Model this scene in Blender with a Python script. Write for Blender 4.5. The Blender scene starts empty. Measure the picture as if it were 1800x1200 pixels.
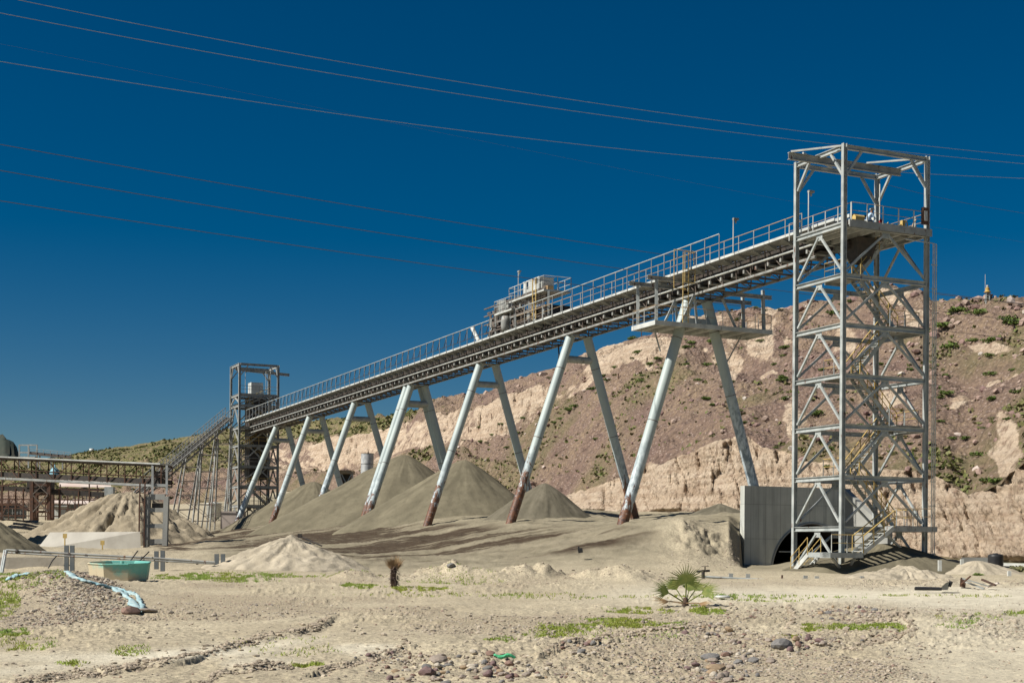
import bpy, bmesh, math, random
import numpy as np
from mathutils import Vector, Matrix
random.seed(7); rng = np.random.default_rng(11)
sc = bpy.context.scene
COL = sc.collection
# ------------------------------------------------------------------ camera
F = 2525.0; HX, HY = 900.0, 968.0; ROLL = 0.007
cam = bpy.data.cameras.new('camera'); camo = bpy.data.objects.new('camera', cam); COL.objects.link(camo)
cam.sensor_width = 36.0; cam.lens = F / 1800 * 36; cam.shift_y = (HY - 600) / 1800
cam.clip_start = 0.5; cam.clip_end = 20000
camo.matrix_world = Matrix.Rotation(math.radians(90), 4, 'X') @ Matrix.Rotation(ROLL, 4, 'Z')
sc.camera = camo
# ------------------------------------------------------------------ light
SUN_EL = math.radians(45); SUN_A = math.radians(69)      # azimuth: this far to the left of straight back
sd = Vector((-math.sin(SUN_A) * math.cos(SUN_EL), -math.cos(SUN_A) * math.cos(SUN_EL), math.sin(SUN_EL)))
w = bpy.data.worlds.new('World'); sc.world = w; w.use_nodes = True
nt = w.node_tree; nt.nodes.clear()
sky = nt.nodes.new('ShaderNodeTexSky'); sky.sky_type = 'NISHITA'; sky.sun_disc = False
sky.sun_elevation = SUN_EL; sky.sun_rotation = math.atan2(sd.x, sd.y)
sky.altitude = 1500; sky.air_density = 1.0; sky.dust_density = 0.5; sky.ozone_density = 3.0
hsv = nt.nodes.new('ShaderNodeHueSaturation'); hsv.inputs['Saturation'].default_value = 1.55; hsv.inputs['Value'].default_value = 0.60
hsv.inputs['Hue'].default_value = 0.4985
bg = nt.nodes.new('ShaderNodeBackground'); bg.inputs[1].default_value = 0.055
ow = nt.nodes.new('ShaderNodeOutputWorld')
nt.links.new(sky.outputs[0], hsv.inputs['Color']); nt.links.new(hsv.outputs[0], bg.inputs[0]); nt.links.new(bg.outputs[0], ow.inputs[0])
sl = bpy.data.lights.new('sun', 'SUN'); sl.energy = 5.0; sl.angle = math.radians(0.5); sl.color = (1.0, 0.95, 0.87)
so = bpy.data.objects.new('sun', sl); COL.objects.link(so); so.rotation_euler = sd.to_track_quat('Z', 'Y').to_euler(); so.location = (-60, -20, 60)
sc.view_settings.view_transform = 'Standard'; sc.view_settings.look = 'None'; sc.view_settings.exposure = 0.5; sc.view_settings.gamma = 1
sc.cycles.max_bounces = 5; sc.cycles.diffuse_bounces = 3

# ------------------------------------------------------------------ coordinates
CR, SR = math.cos(ROLL), math.sin(ROLL)
def ray(x, y):
    dx, dy = x - HX, y - HY
    return ((dx * CR + dy * SR) / F, 1.0, -(-dx * SR + dy * CR) / F)
def P(x, y, D):
    r = ray(x, y); return Vector((r[0] * D, D, r[2] * D))
TH = math.atan2(HX + 290, F)
d1 = Vector((-math.sin(TH), math.cos(TH), 0)); nn = Vector((math.cos(TH), math.sin(TH), 0))
r0 = ray(1482, 600)
PC = Vector((r0[0] * 84, 84, 0)); C0 = PC + nn * 3.1
def W(s, t, z): return C0 + d1 * s + nn * t + Vector((0, 0, z))
def on_s(x, y, s):      # pixel -> (t, z) on the vertical plane across the conveyor at s
    r = Vector(ray(x, y)); k = (s + C0.dot(d1)) / r.dot(d1); p = r * k
    return (p - C0).dot(nn), p.z
def on_t(x, y, t):      # pixel -> (s, z) on the vertical plane along the conveyor at t
    r = Vector(ray(x, y)); k = (t + C0.dot(nn)) / r.dot(nn); p = r * k
    return (p - C0).dot(d1), p.z

# ------------------------------------------------------------------ noise
def _h(ix, iy, iz, seed):
    h = (ix * 374761393 + iy * 668265263 + iz * 2147483647 + seed * 1274126177) & 0xFFFFFFFF
    h = ((h ^ (h >> 13)) * 1274126177) & 0xFFFFFFFF
    h = ((h ^ (h >> 16)) * 2246822519) & 0xFFFFFFFF
    return ((h ^ (h >> 15)) & 0xFFFFFF) / 16777215.0
def vn(x, y, z=0.0, seed=1):
    x, y, z = np.broadcast_arrays(np.asarray(x, float), np.asarray(y, float), np.asarray(z, float))
    ix, iy, iz = np.floor(x), np.floor(y), np.floor(z)
    fx, fy, fz = x - ix, y - iy, z - iz
    ix, iy, iz = ix.astype(np.int64), iy.astype(np.int64), iz.astype(np.int64)
    fx, fy, fz = [f * f * (3 - 2 * f) for f in (fx, fy, fz)]
    r = 0
    for a in (0, 1):
        for b in (0, 1):
            for c in (0, 1):
                r = r + _h(ix + a, iy + b, iz + c, seed) * (fx if a else 1 - fx) * (fy if b else 1 - fy) * (fz if c else 1 - fz)
    return r * 2 - 1
def fbm(x, y, z=0.0, oct=4, seed=1, g=0.5):
    r = 0; a = 1; f = 1
    for i in range(oct):
        r = r + a * vn(np.asarray(x) * f, np.asarray(y) * f, np.asarray(z) * f, seed + i); a *= g; f *= 2.03
    return r
def sstep(a, b, x):
    t = np.clip((np.asarray(x, float) - a) / (b - a), 0, 1); return t * t * (3 - 2 * t)

# ------------------------------------------------------------------ materials
def new_mat(name):
    m = bpy.data.materials.new(name); m.use_nodes = True; t = m.node_tree; t.nodes.clear()
    o = t.nodes.new('ShaderNodeOutputMaterial'); b = t.nodes.new('ShaderNodeBsdfPrincipled'); t.links.new(b.outputs[0], o.inputs[0])
    b.inputs['Specular IOR Level'].default_value = 0.3
    return m, t, b
def N(t, kind, **k):
    n = t.nodes.new(kind)
    for a, v in k.items(): setattr(n, a, v)
    return n
def noise(t, scale, detail=4, rough=0.55, vec=None, stretch=None):
    n = N(t, 'ShaderNodeTexNoise'); n.inputs['Scale'].default_value = scale; n.inputs['Detail'].default_value = detail; n.inputs['Roughness'].default_value = rough
    if vec is None: vec = N(t, 'ShaderNodeTexCoord').outputs['Object']
    if stretch:
        mp = N(t, 'ShaderNodeMapping'); mp.inputs['Scale'].default_value = stretch; t.links.new(vec, mp.inputs[0]); vec = mp.outputs[0]
    t.links.new(vec, n.inputs['Vector']); return n.outputs[0]
def ramp(t, fac, stops):
    r = N(t, 'ShaderNodeValToRGB'); e = r.color_ramp.elements
    while len(e) < len(stops): e.new(0.5)
    for i, (p, c) in enumerate(stops):
        e[i].position = p; e[i].color = (c, c, c, 1) if isinstance(c, (int, float)) else (*c, 1)
    t.links.new(fac, r.inputs[0]); return r.outputs[0]
def mix(t, fac, a, b, mode='MIX'):
    m = N(t, 'ShaderNodeMix', data_type='RGBA', blend_type=mode)
    if isinstance(fac, (int, float)): m.inputs[0].default_value = fac
    else: t.links.new(fac, m.inputs[0])
    for v, i in ((a, 6), (b, 7)):
        if isinstance(v, tuple): m.inputs[i].default_value = (*v, 1)
        else: t.links.new(v, m.inputs[i])
    return m.outputs[2]
def math_(t, op, a, b=0.0, clamp=False):
    m = N(t, 'ShaderNodeMath', operation=op, use_clamp=clamp)
    for v, i in ((a, 0), (b, 1)):
        if isinstance(v, (int, float)): m.inputs[i].default_value = v
        else: t.links.new(v, m.inputs[i])
    return m.outputs[0]
def attr(t, name, out='Fac'): return N(t, 'ShaderNodeAttribute', attribute_name=name).outputs[out]
def bump(t, b, h, strength, dist):
    n = N(t, 'ShaderNodeBump'); n.inputs['Strength'].default_value = strength; n.inputs['Distance'].default_value = dist
    t.links.new(h, n.inputs['Height']); t.links.new(n.outputs[0], b.inputs['Normal']); return n
def simple(name, c1, c2, scale=3, rough=0.6, bmp=0.0, bs=20, metal=0.0, rust=0.0, streak=True, spec=0.3):
    m, t, b = new_mat(name)
    col = mix(t, ramp(t, noise(t, scale, 5), [(0.35, 0.0), (0.65, 1.0)]), c1, c2)
    if rust > 0:
        rn = noise(t, 1.7, 6, 0.65, stretch=(2.2, 2.2, 0.7) if streak else None)
        col = mix(t, ramp(t, rn, [(0.66 - rust * 0.2, 0.0), (0.72 - rust * 0.15, 1.0)]), col, (0.13, 0.055, 0.03))
    t.links.new(col, b.inputs['Base Color']); b.inputs['Roughness'].default_value = rough; b.inputs['Metallic'].default_value = metal
    b.inputs['Specular IOR Level'].default_value = spec
    if bmp: bump(t, b, noise(t, bs, 4), bmp, 0.02)
    return m
MAT = {}
MAT['steel'] = simple('galvanised_steel', (0.42, 0.44, 0.42), (0.27, 0.295, 0.285), 1.5, 0.45, rust=0.22, spec=0.5)
MAT['steel2'] = simple('weathered_steel', (0.36, 0.37, 0.35), (0.24, 0.25, 0.24), 1.5, 0.55, rust=0.35)
MAT['white'] = simple('white_paint', (0.58, 0.59, 0.55), (0.40, 0.41, 0.385), 1.2, 0.4, rust=0.12)
MAT['tray'] = simple('grey_deck_sheet', (0.31, 0.315, 0.295), (0.19, 0.195, 0.18), 1.2, 0.5, rust=0.3)
MAT['yellow'] = simple('yellow_paint', (0.58, 0.42, 0.14), (0.42, 0.30, 0.12), 3, 0.5, rust=0.3)
MAT['chord'] = simple('dull_grey_steel', (0.33, 0.335, 0.31), (0.20, 0.20, 0.185), 1.1, 0.55, rust=0.45)
MAT['railbrown'] = simple('faded_ochre_rail', (0.40, 0.26, 0.12), (0.34, 0.27, 0.19), 2, 0.6, rust=0.2)
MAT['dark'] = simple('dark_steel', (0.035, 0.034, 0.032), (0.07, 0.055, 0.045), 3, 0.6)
MAT['rubber'] = simple('belt_rubber', (0.03, 0.03, 0.03), (0.06, 0.055, 0.045), 2, 0.75)
MAT['brown'] = simple('rusty_steel', (0.13, 0.065, 0.04), (0.07, 0.045, 0.035), 2.5, 0.8, bmp=0.3)
MAT['greybrown'] = simple('weathered_truss_steel', (0.17, 0.15, 0.13), (0.10, 0.075, 0.06), 1.5, 0.75)
MAT['concrete'] = simple('concrete', (0.34, 0.34, 0.31), (0.25, 0.25, 0.23), 0.6, 0.85, bmp=0.3, bs=8)
MAT['cable_light'] = simple('pale_cable', (0.24, 0.27, 0.28), (0.20, 0.22, 0.23), 1, 0.5)
MAT['cable_brown'] = simple('brown_cable', (0.085, 0.09, 0.10), (0.12, 0.10, 0.09), 1, 0.6)
MAT['formed'] = simple('formed_concrete', (0.52, 0.53, 0.48), (0.42, 0.43, 0.39), 0.5, 0.85)
def _formed():
    m = MAT['formed']; t = m.node_tree; b = [n for n in t.nodes if n.type == 'BSDF_PRINCIPLED'][0]; c = b.inputs['Base Color'].links[0].from_socket
    st = ramp(t, noise(t, 1.0, 5, 0.65, stretch=(2.5, 2.5, 0.12)), [(0.45, 0.0), (0.70, 0.6)])
    c = mix(t, st, c, (0.20, 0.205, 0.19)); sp = N(t, 'ShaderNodeSeparateXYZ'); t.links.new(N(t, 'ShaderNodeTexCoord').outputs['Object'], sp.inputs[0])
    fr = math_(t, 'FRACT', math_(t, 'MULTIPLY', sp.outputs[0], 0.85)); ln_ = math_(t, 'LESS_THAN', fr, 0.035)
    fz = math_(t, 'LESS_THAN', math_(t, 'FRACT', math_(t, 'MULTIPLY', sp.outputs[2], 0.40)), 0.014)
    c = mix(t, math_(t, 'MULTIPLY', math_(t, 'MAXIMUM', ln_, fz), 0.55), c, (0.15, 0.15, 0.14)); t.links.new(c, b.inputs['Base Color'])
    bump(t, b, noise(t, 7, 6, 0.7), 0.4, 0.03)
_formed()
MAT['black'] = simple('black_plastic', (0.02, 0.02, 0.022), (0.035, 0.035, 0.035), 2, 0.45)
MAT['glass'] = simple('dark_window', (0.02, 0.025, 0.03), (0.03, 0.035, 0.04), 1, 0.15, spec=0.6)
MAT['roofpink'] = simple('sun_bleached_roof', (0.52, 0.40, 0.34), (0.62, 0.56, 0.50), 0.4, 0.7)
MAT['blue'] = simple('pale_blue_paint', (0.22, 0.42, 0.48), (0.16, 0.32, 0.38), 2, 0.5)
MAT['red'] = simple('red_paint', (0.45, 0.03, 0.03), (0.35, 0.03, 0.03), 2, 0.4)
MAT['beacon'] = simple('beacon_ochre', (0.45, 0.30, 0.08), (0.35, 0.22, 0.06), 2, 0.5)

# ------------------------------------------------------------------ mesh builder
class MB:
    def __init__(s): s.v = []; s.f = []; s.sm = []; s.at = {}; s.cur = 0; s.mi = []
    def add(s, vs, fs, smooth=False):
        o = len(s.v); s.v += [tuple(v) for v in vs]; s.f += [tuple(i + o for i in f) for f in fs]; s.sm += [smooth] * len(fs); s.mi += [s.cur] * len(fs)
    def hexa(s, c):   # 8 corners: bottom ring 0-3, top ring 4-7
        s.add(c, [(3, 2, 1, 0), (4, 5, 6, 7), (0, 1, 5, 4), (1, 2, 6, 5), (2, 3, 7, 6), (3, 0, 4, 7)])
    def beam(s, p, q, w, h, up=(0, 0, 1)):
        p, q, up = Vector(p), Vector(q), Vector(up); d = (q - p).normalized()
        a = d.cross(up)
        if a.length < 1e-4: a = d.cross(Vector((1, 0, 0)))
        a.normalize(); u = a.cross(d).normalized(); a = a * w / 2; u = u * h / 2
        s.hexa([p - a - u, p + a - u, q + a - u, q - a - u, p - a + u, p + a + u, q + a + u, q - a + u])
    def ibeam(s, p, q, w, h, tk=0.04, up=(0, 0, 1)):
        p, q, up = Vector(p), Vector(q), Vector(up); d = (q - p).normalized()
        a = d.cross(up).normalized(); u = a.cross(d).normalized()
        for k in (-1, 1): s.beam(p + u * k * (h / 2 - tk / 2), q + u * k * (h / 2 - tk / 2), w, tk, u)
        s.beam(p, q, tk * 0.8, h - 2 * tk, u)
    def box(s, c, ax, ay, az):
        c, ax, ay, az = map(Vector, (c, ax, ay, az))
        s.hexa([c - ax - ay - az, c + ax - ay - az, c + ax + ay - az, c - ax + ay - az, c - ax - ay + az, c + ax - ay + az, c + ax + ay + az, c - ax + ay + az])
    def wbox(s, s0, s1, t0, t1, z0, z1):
        s.hexa([W(s0, t0, z0), W(s0, t1, z0), W(s1, t1, z0), W(s1, t0, z0), W(s0, t0, z1), W(s0, t1, z1), W(s1, t1, z1), W(s1, t0, z1)])
    def tube(s, pts, r, seg=8, r2=None, cap=True):
        pts = [Vector(p) for p in pts]; n = len(pts); vs = []; fs = []
        d = (pts[-1] - pts[0]).normalized(); a0 = d.cross(Vector((0, 0, 1)))
        if a0.length < 1e-3: a0 = Vector((1, 0, 0))
        a0.normalize()
        for i, p in enumerate(pts):
            dd = (pts[min(i + 1, n - 1)] - pts[max(i - 1, 0)]).normalized()
            u = a0.cross(dd).normalized(); a = dd.cross(u).normalized()
            rr = r if r2 is None else r + (r2 - r) * i / (n - 1)
            for k in range(seg):
                an = 2 * math.pi * k / seg; vs.append(p + a * math.cos(an) * rr + u * math.sin(an) * rr)
        for i in range(n - 1):
            for k in range(seg):
                k2 = (k + 1) % seg; fs.append((i * seg + k, i * seg + k2, (i + 1) * seg + k2, (i + 1) * seg + k))
        s.add(vs, fs, True)
        if cap:
            s.add(vs[:seg], [tuple(range(seg))[::-1]]); s.add(vs[-seg:], [tuple(range(seg))])
    def lathe(s, c, prof, seg=20):
        c = Vector(c); vs = []; fs = []
        for r, z in prof:
            for k in range(seg):
                an = 2 * math.pi * k / seg; vs.append(c + Vector((r * math.cos(an), r * math.sin(an), z)))
        for i in range(len(prof) - 1):
            for k in range(seg):
                k2 = (k + 1) % seg; fs.append((i * seg + k, i * seg + k2, (i + 1) * seg + k2, (i + 1) * seg + k))
        s.add(vs, fs, True)
    def build(s, name, mat, parent=None):
        off = wloc(parent)
        me = bpy.data.meshes.new(name); me.from_pydata([(v[0] - off.x, v[1] - off.y, v[2] - off.z) for v in s.v], [], s.f); me.update()
        me.polygons.foreach_set('use_smooth', s.sm)
        for q in (mat if isinstance(mat, (list, tuple)) else [mat]): me.materials.append(q if not isinstance(q, str) else MAT[q])
        me.polygons.foreach_set('material_index', s.mi)
        for k, arr in s.at.items():
            a = me.attributes.new(k, 'FLOAT', 'POINT'); a.data.foreach_set('value', np.asarray(arr, dtype=np.float32))
        o = bpy.data.objects.new(name, me); COL.objects.link(o)
        if parent is not None: o.parent = parent
        return o
def wloc(o):
    v = Vector((0, 0, 0))
    while o is not None: v = v + o.location; o = o.parent
    return v
def tag(o, label=None, cat=None, group=None, kind=None):
    if label: o['label'] = label
    if cat: o['category'] = cat
    if group: o['group'] = group
    if kind: o['kind'] = kind
    return o
def thing(name, label, cat, loc, group=None):
    o = bpy.data.objects.new(name, None); COL.objects.link(o); o.location = loc; o.empty_display_size = 0.3
    return tag(o, label, cat, group)
def beam_part(name, mat, root, p, q, w, h, up=(0, 0, 1), I=False, tk=0.03):
    m = MB(); (m.ibeam(p, q, w, h, tk, up) if I else m.beam(p, q, w, h, up)); return m.build(name, mat, root)
def rail(m, pts, h=1.1, post=1.5, r=0.022, rp=0.028, mid=True, seg=5, posts=None):
    pts = [Vector(p) for p in pts]
    for a, b in zip(pts[:-1], pts[1:]):
        L = (b - a).length; k = max(1, round(L / post)); up = Vector((0, 0, h))
        m.tube([a + up, b + up], r, seg); 
        if mid: m.tube([a + up * 0.55, b + up * 0.55], r * 0.8, seg)
        for i in range(k + 1):
            q = a.lerp(b, i / k)
            if posts: m.cur = 1
            m.tube([q, q + up], rp, seg); m.cur = 0

def raw_mesh(name, verts, faces, mat, attrs=None, smooth=True, tints=None, loc=None):
    verts = np.asarray(verts, dtype=np.float64)
    if loc is not None: verts = verts - np.array(loc)
    me = bpy.data.meshes.new(name); nv = len(verts); faces = np.asarray(faces, dtype=np.int32); nf, k = faces.shape
    me.vertices.add(nv); me.vertices.foreach_set('co', verts.astype(np.float32).ravel())
    me.loops.add(nf * k); me.loops.foreach_set('vertex_index', faces.ravel())
    me.polygons.add(nf); me.polygons.foreach_set('loop_start', np.arange(0, nf * k, k, dtype=np.int32))
    me.polygons.foreach_set('use_smooth', np.full(nf, smooth)); me.update(); me.validate()
    for kx, arr in (attrs or {}).items():
        a = me.attributes.new(kx, 'FLOAT', 'POINT'); a.data.foreach_set('value', np.asarray(arr, dtype=np.float32).ravel())
    if tints is not None:
        a = me.attributes.new('tint', 'FLOAT_COLOR', 'POINT'); a.data.foreach_set('color', np.asarray(tints, dtype=np.float32).ravel())
    me.materials.append(mat)
    o = bpy.data.objects.new(name, me); COL.objects.link(o)
    if loc is not None: o.location = loc
    return o
def grid_faces(ny, nx):
    i = np.arange(ny - 1)[:, None] * nx + np.arange(nx - 1)[None, :]
    return np.stack([i, i + 1, i + nx + 1, i + nx], -1).reshape(-1, 4)
# ================================================================== TERRAIN
KX = np.array([-900, 0, 100, 200, 300, 400, 500, 640, 760, 900, 1000, 1095, 1200, 1280, 1300, 1306, 1345, 1420, 1500, 1540, 1600, 1700, 1800, 2600], float)
GC = {  # (distance, pixel row of the ground there)
 -900: [(85, 1005), (120, 975), (150, 965), (180, 955), (200, 950), (350, 930)],
 0: [(85, 1005), (88.5, 1003), (89.5, 982), (120, 968), (150, 960), (181, 946), (186, 912), (200, 910), (350, 895)],
 100: [(85, 1006), (90, 990), (120, 970), (150, 961), (181, 947), (188, 914), (200, 911), (345, 893)],
 200: [(85, 1006), (90, 990), (120, 972), (150, 962), (181, 949), (200, 940), (340, 890)],
 300: [(85, 1003), (90, 990), (120, 970), (150, 958), (200, 944), (335, 887)],
 400: [(85, 1000), (95, 987), (120, 968), (150, 952), (204, 928), (330, 880)],
 500: [(85, 1002), (95, 987), (120, 962), (150, 942), (182, 922), (290, 862)],
 640: [(85, 1006), (95, 988), (110, 972), (130, 946), (150, 926), (243, 862)],
 760: [(85, 1006), (92, 990), (105, 972), (120, 942), (134, 920), (216, 868)],
 900: [(85, 1002), (92, 985), (100, 962), (110, 936), (118, 919), (191, 885)],
 1000: [(80, 1008), (88, 990), (97, 956), (106, 926), (110, 919), (176, 893)],
 1095: [(80, 1010), (88, 985), (94, 955), (98, 930), (101, 920), (130, 914), (164, 900)],
 1200: [(80, 1012), (86, 990), (91, 968), (95, 928), (98, 909), (120, 905), (152, 900)],
 1280: [(80, 1012), (86, 998), (91, 984), (96, 955), (100, 930), (104, 911), (110, 904), (142, 900)],
 1300: [(80, 1012), (86, 1000), (93, 990), (98, 972), (102, 948), (105.5, 922), (111, 904), (142, 901)],
 1306: [(80, 1012), (86, 1001), (95, 996), (103, 991), (106, 985), (108, 905), (142, 903)],
 1345: [(80, 1012), (86, 1002), (95, 996), (104, 993), (125, 990), (128, 905), (139, 903)],
 1420: [(80, 1012), (84, 1004), (92, 990), (104, 983), (122, 983), (125, 905), (133, 905)],
 1500: [(80, 1012), (84, 1008), (90, 985), (104, 968), (118, 962), (120, 930), (127, 925)],
 1540: [(80, 1013), (84, 1008), (90, 985), (100, 970), (112, 962), (124, 950)],
 1600: [(78, 1016), (84, 1010), (90, 996), (100, 984), (121, 974)],
 1700: [(70, 1026), (78, 1014), (90, 1001), (100, 991), (114, 986)],
 1800: [(70, 1026), (80, 1013), (95, 997), (109, 989)],
 2600: [(70, 1026), (80, 1013), (90, 1000), (95, 995)]}
DB = 66.0
def den(x): return (np.asarray(x, float) - HX) / F * nn.x + nn.y
def foot(x):
    x = np.asarray(x, float)
    a = 81.4 / np.maximum(den(np.clip(x, 400, 3000)), 0.05)
    return np.where(x < 400, a + (400 - x) * 0.05, a)
def tau(x, D):
    ft = foot(x); D = np.asarray(D, float)
    return np.where(D < DB, D / DB, np.where(D < ft, 1 + (D - DB) / (ft - DB), 2 + (D / ft - 1)))
NEARD = np.array([0, 25, 36, 50, 58, 66]); NEARZ = np.array([-2.0, -2.0, -1.93, -1.84, -1.72, -1.56])
# hill rows: multiples of the foot distance, then pixel rows at HXs
HM = np.array([1.0, 1.045, 1.2, 1.36, 1.42, 1.62, 2.4, 8.0, 40.0])
HXs = np.array([-900, 0, 100, 200, 300, 400, 480, 560, 600, 680, 760, 810, 850, 900, 950, 1000, 1050, 1115, 1200, 1260, 1306, 1345, 1400, 1490, 1545, 1615, 1640, 1700, 1760, 1800, 2600], float)
HR = [
 None,
 [910, 888, 885, 880, 868, 858, 850, 850, 848, 842, 850, 858, 865, 874, 874, 872, 858, 838, 800, 778, 772, 788, 806, 826, 828, 826, 830, 868, 846, 812, 800],
 [890, 862, 855, 842, 828, 822, 836, 848, 846, 818, 790, 795, 800, 800, 790, 775, 755, 730, 712, 704, 700, 702, 704, 706, 706, 708, 712, 724, 712, 700, 690],
 [870, 848, 838, 818, 804, 796, 812, 826, 826, 802, 776, 774, 770, 752, 716, 690, 670, 644, 630, 640, 650, 652, 640, 628, 618, 612, 618, 636, 626, 612, 600],
 [850, 832, 822, 806, 792, 780, 784, 776, 768, 746, 724, 710, 704, 684, 664, 646, 624, 604, 590, 584, 576, 576, 578, 580, 566, 562, 574, 590, 584, 572, 560],
 [835, 812, 805, 786, 772, 752, 744, 738, 736, 734, 713, 699, 690, 671, 652, 632, 610, 590, 570, 551, 541, 534, 534, 527, 516, 514, 529, 531, 532, 536, 545]]
def hill_z(x, m):
    x = np.asarray(x, float)
    zs = [zfoot(x)]
    ft = foot(x)
    for i in range(1, 6):
        y = np.interp(x, HXs, HR[i]); zs.append(-((y - HY) - (x - HX) * SR) / F * ft * HM[i])
    zs.append(zs[-1] * 0.72); zs.append(zs[-1] * 0 + 5); zs.append(zs[-1])
    m = np.asarray(m, float); z = np.zeros(np.broadcast(x, m).shape)
    for i in range(len(HM) - 1):
        k = (m - HM[i]) / (HM[i + 1] - HM[i]); sel = (m >= HM[i]) & (m <= HM[i + 1] if i == len(HM) - 2 else m < HM[i + 1])
        z = np.where(sel, zs[i] + (zs[i + 1] - zs[i]) * k, z)
    return z
_TR = np.concatenate([np.linspace(0, 1, 30), np.linspace(1, 2, 400)[1:]])
_TAB = []
for kx in KX:
    ft = float(foot(kx)); g = GC[int(kx)]
    Ds = list(NEARD[NEARD <= 66]) + [d for d, _ in g]; Zs = list(NEARZ[NEARD <= 66]) + [-((y - HY) - (kx - HX) * SR) / F * d for d, y in g]
    Ds2 = list(Ds)
    dd = np.where(_TR < 1, _TR * DB, DB + (_TR - 1) * (ft - DB))
    _TAB.append(np.interp(dd, Ds2, Zs))
_TAB = np.array(_TAB)
# rows are kept in equal tau; the near rows are plain distance
def zfoot(x):
    return np.interp(x, KX, _TAB[:, -1])
def ground_base(x, D):
    x = np.asarray(x, float); D = np.asarray(D, float); x, D = np.broadcast_arrays(x, D)
    t = np.clip(tau(x, D), 0, 2)
    ti = np.interp(t, _TR, np.arange(len(_TR))); i0 = np.clip(np.floor(ti).astype(int), 0, len(_TR) - 2); ft_ = ti - i0
    xi = np.interp(x, KX, np.arange(len(KX))); j0 = np.clip(np.floor(xi).astype(int), 0, len(KX) - 2); fx = xi - j0
    fx = fx * fx * (3 - 2 * fx) * 0.5 + fx * 0.5
    A = _TAB[j0, i0] * (1 - ft_) + _TAB[j0, i0 + 1] * ft_; B = _TAB[j0 + 1, i0] * (1 - ft_) + _TAB[j0 + 1, i0 + 1] * ft_
    return A * (1 - fx) + B * fx
LEDGES = [[(-60, 1215), (300, 1168), (450, 1130), (540, 1110), (580, 1094)], [(560, 1182), (640, 1160), (720, 1136)], [(960, 1150), (1000, 1130), (1086, 1117), (1164, 1104), (1242, 1097)],
          [(340, 1205), (420, 1180), (520, 1168)], [(1500, 1085), (1590, 1080), (1606, 1100), (1580, 1118), (1480, 1135)], [(1385, 1062), (1398, 1085), (1385, 1098)]]
def flatD(y): return np.interp(y, [1000, 1010, 1021, 1039, 1059, 1100, 1150, 1208, 1400], [84, 76, 68, 59, 50, 37, 27.5, 21, 11.7])
def seg_signed(px, py, poly):
    best = np.full(px.shape, 1e9); sg = np.zeros(px.shape)
    for (x0, y0), (x1, y1) in zip(poly[:-1], poly[1:]):
        dx, dy = x1 - x0, y1 - y0; k = np.clip(((px - x0) * dx + (py - y0) * dy) / (dx * dx + dy * dy), 0, 1)
        ex, ey = px - x0 - k * dx, py - y0 - k * dy; d = np.hypot(ex, ey * 2.5); u = d < best
        best = np.where(u, d, best); sg = np.where(u, np.sign(dx * (py - y0) - dy * (px - x0)), sg)
    return best * sg
def ground_detail(x, D, z):
    X = (x - HX) / F * D; Y = D
    near = 1 - sstep(60, 85, D)
    a = 0.05 * fbm(X * 0.5, Y * 0.35, 0, 4, 3) + 0.035 * fbm(X * 2.2, Y * 1.6, 0, 4, 9) * (0.35 + 0.65 * sstep(-0.2, 0.5, fbm(X * 0.25, Y * 0.15, 0, 3, 21)))
    clod = np.clip(fbm(X * 6.0, Y * 5.0, 0, 3, 33), 0.1, 1) * 0.085 * sstep(-0.1, 0.5, fbm(X * 0.3 + 7, Y * 0.12, 0, 3, 41))
    z = z + (a + clod) * near
    road = np.exp(-((D - 60) / 5.0) ** 2) * sstep(1040, 1280, x) + 0.0
    z = z - road * (a + clod) * near * 0.8
    px = x; py = HY + 2.0 * F / np.maximum(D, 5) * (-z / 2.0)
    for L in LEDGES:
        d = seg_signed(px, py + 6 * vn(px * 0.03, py * 0.05, 0, 77), L)
        z = z - near * (0.035 + 0.03 * vn(px * 0.04, py * 0.02, 0, 79)) * sstep(0, 6 + 3 * vn(px * 0.05, 3.0), d) * (1 - sstep(12, 40, d)) + near * 0.02 * np.exp(-((d + 5) / 6) ** 2)
    # raised cobbled ramp at the left
    cx, cD = 165, 58.0
    z = z + 0.80 * np.exp(-(((x - 105) / 110) ** 2)) * np.exp(-(((D - 56) / 8.0) ** 2))
    # rubble berm behind the road
    berm = np.exp(-(((D - (74 + 1.5 * vn(x * 0.008, 1.0))) / 2.2) ** 2)) * sstep(560, 640, x) * (1 - sstep(1130, 1200, x))
    z = z + berm * (0.42 + 0.35 * fbm(x * 0.02, D * 0.1, 0, 3, 5)) + berm * 0.16 * fbm(X * 1.5, Y, 0, 4, 15)
    bs = np.exp(-(((D - 69) / 2.6) ** 2)) * sstep(1440, 1560, x)
    z = z + bs * (0.10 + 0.30 * fbm(X * 0.6, Y * 0.4, 0, 4, 51))
    far = sstep(75, 95, D)
    z = z + far * (0.18 * fbm(X * 0.22, Y * 0.15, 0, 5, 61) + 0.05 * fbm(X * 1.6, Y * 0.9, 0, 3, 71)) * (1 - 0.6 * sstep(1300, 1340, x) * (1 - sstep(1530, 1560, x)))
    # eroded pale bank beside the tunnel mouth
    bank = sstep(1150, 1220, x) * (1 - sstep(1255, 1296, x)) * sstep(89, 93, D) * (1 - sstep(98, 100, D))
    z = z + bank * (0.35 * fbm(X * 0.9, z * 1.2, 0, 5, 83))
    return z
def terr(x, D):
    x = np.asarray(x, float); D = np.asarray(D, float); x, D = np.broadcast_arrays(x, D)
    g = ground_detail(x, D, ground_base(x, D))
    h = hill_z(x, D / foot(x))
    return np.where(D < foot(x), g, h)
def to_xyz(x, D, z): return np.stack([(x - HX) / F * D, D + 0 * x, z], -1)
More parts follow.
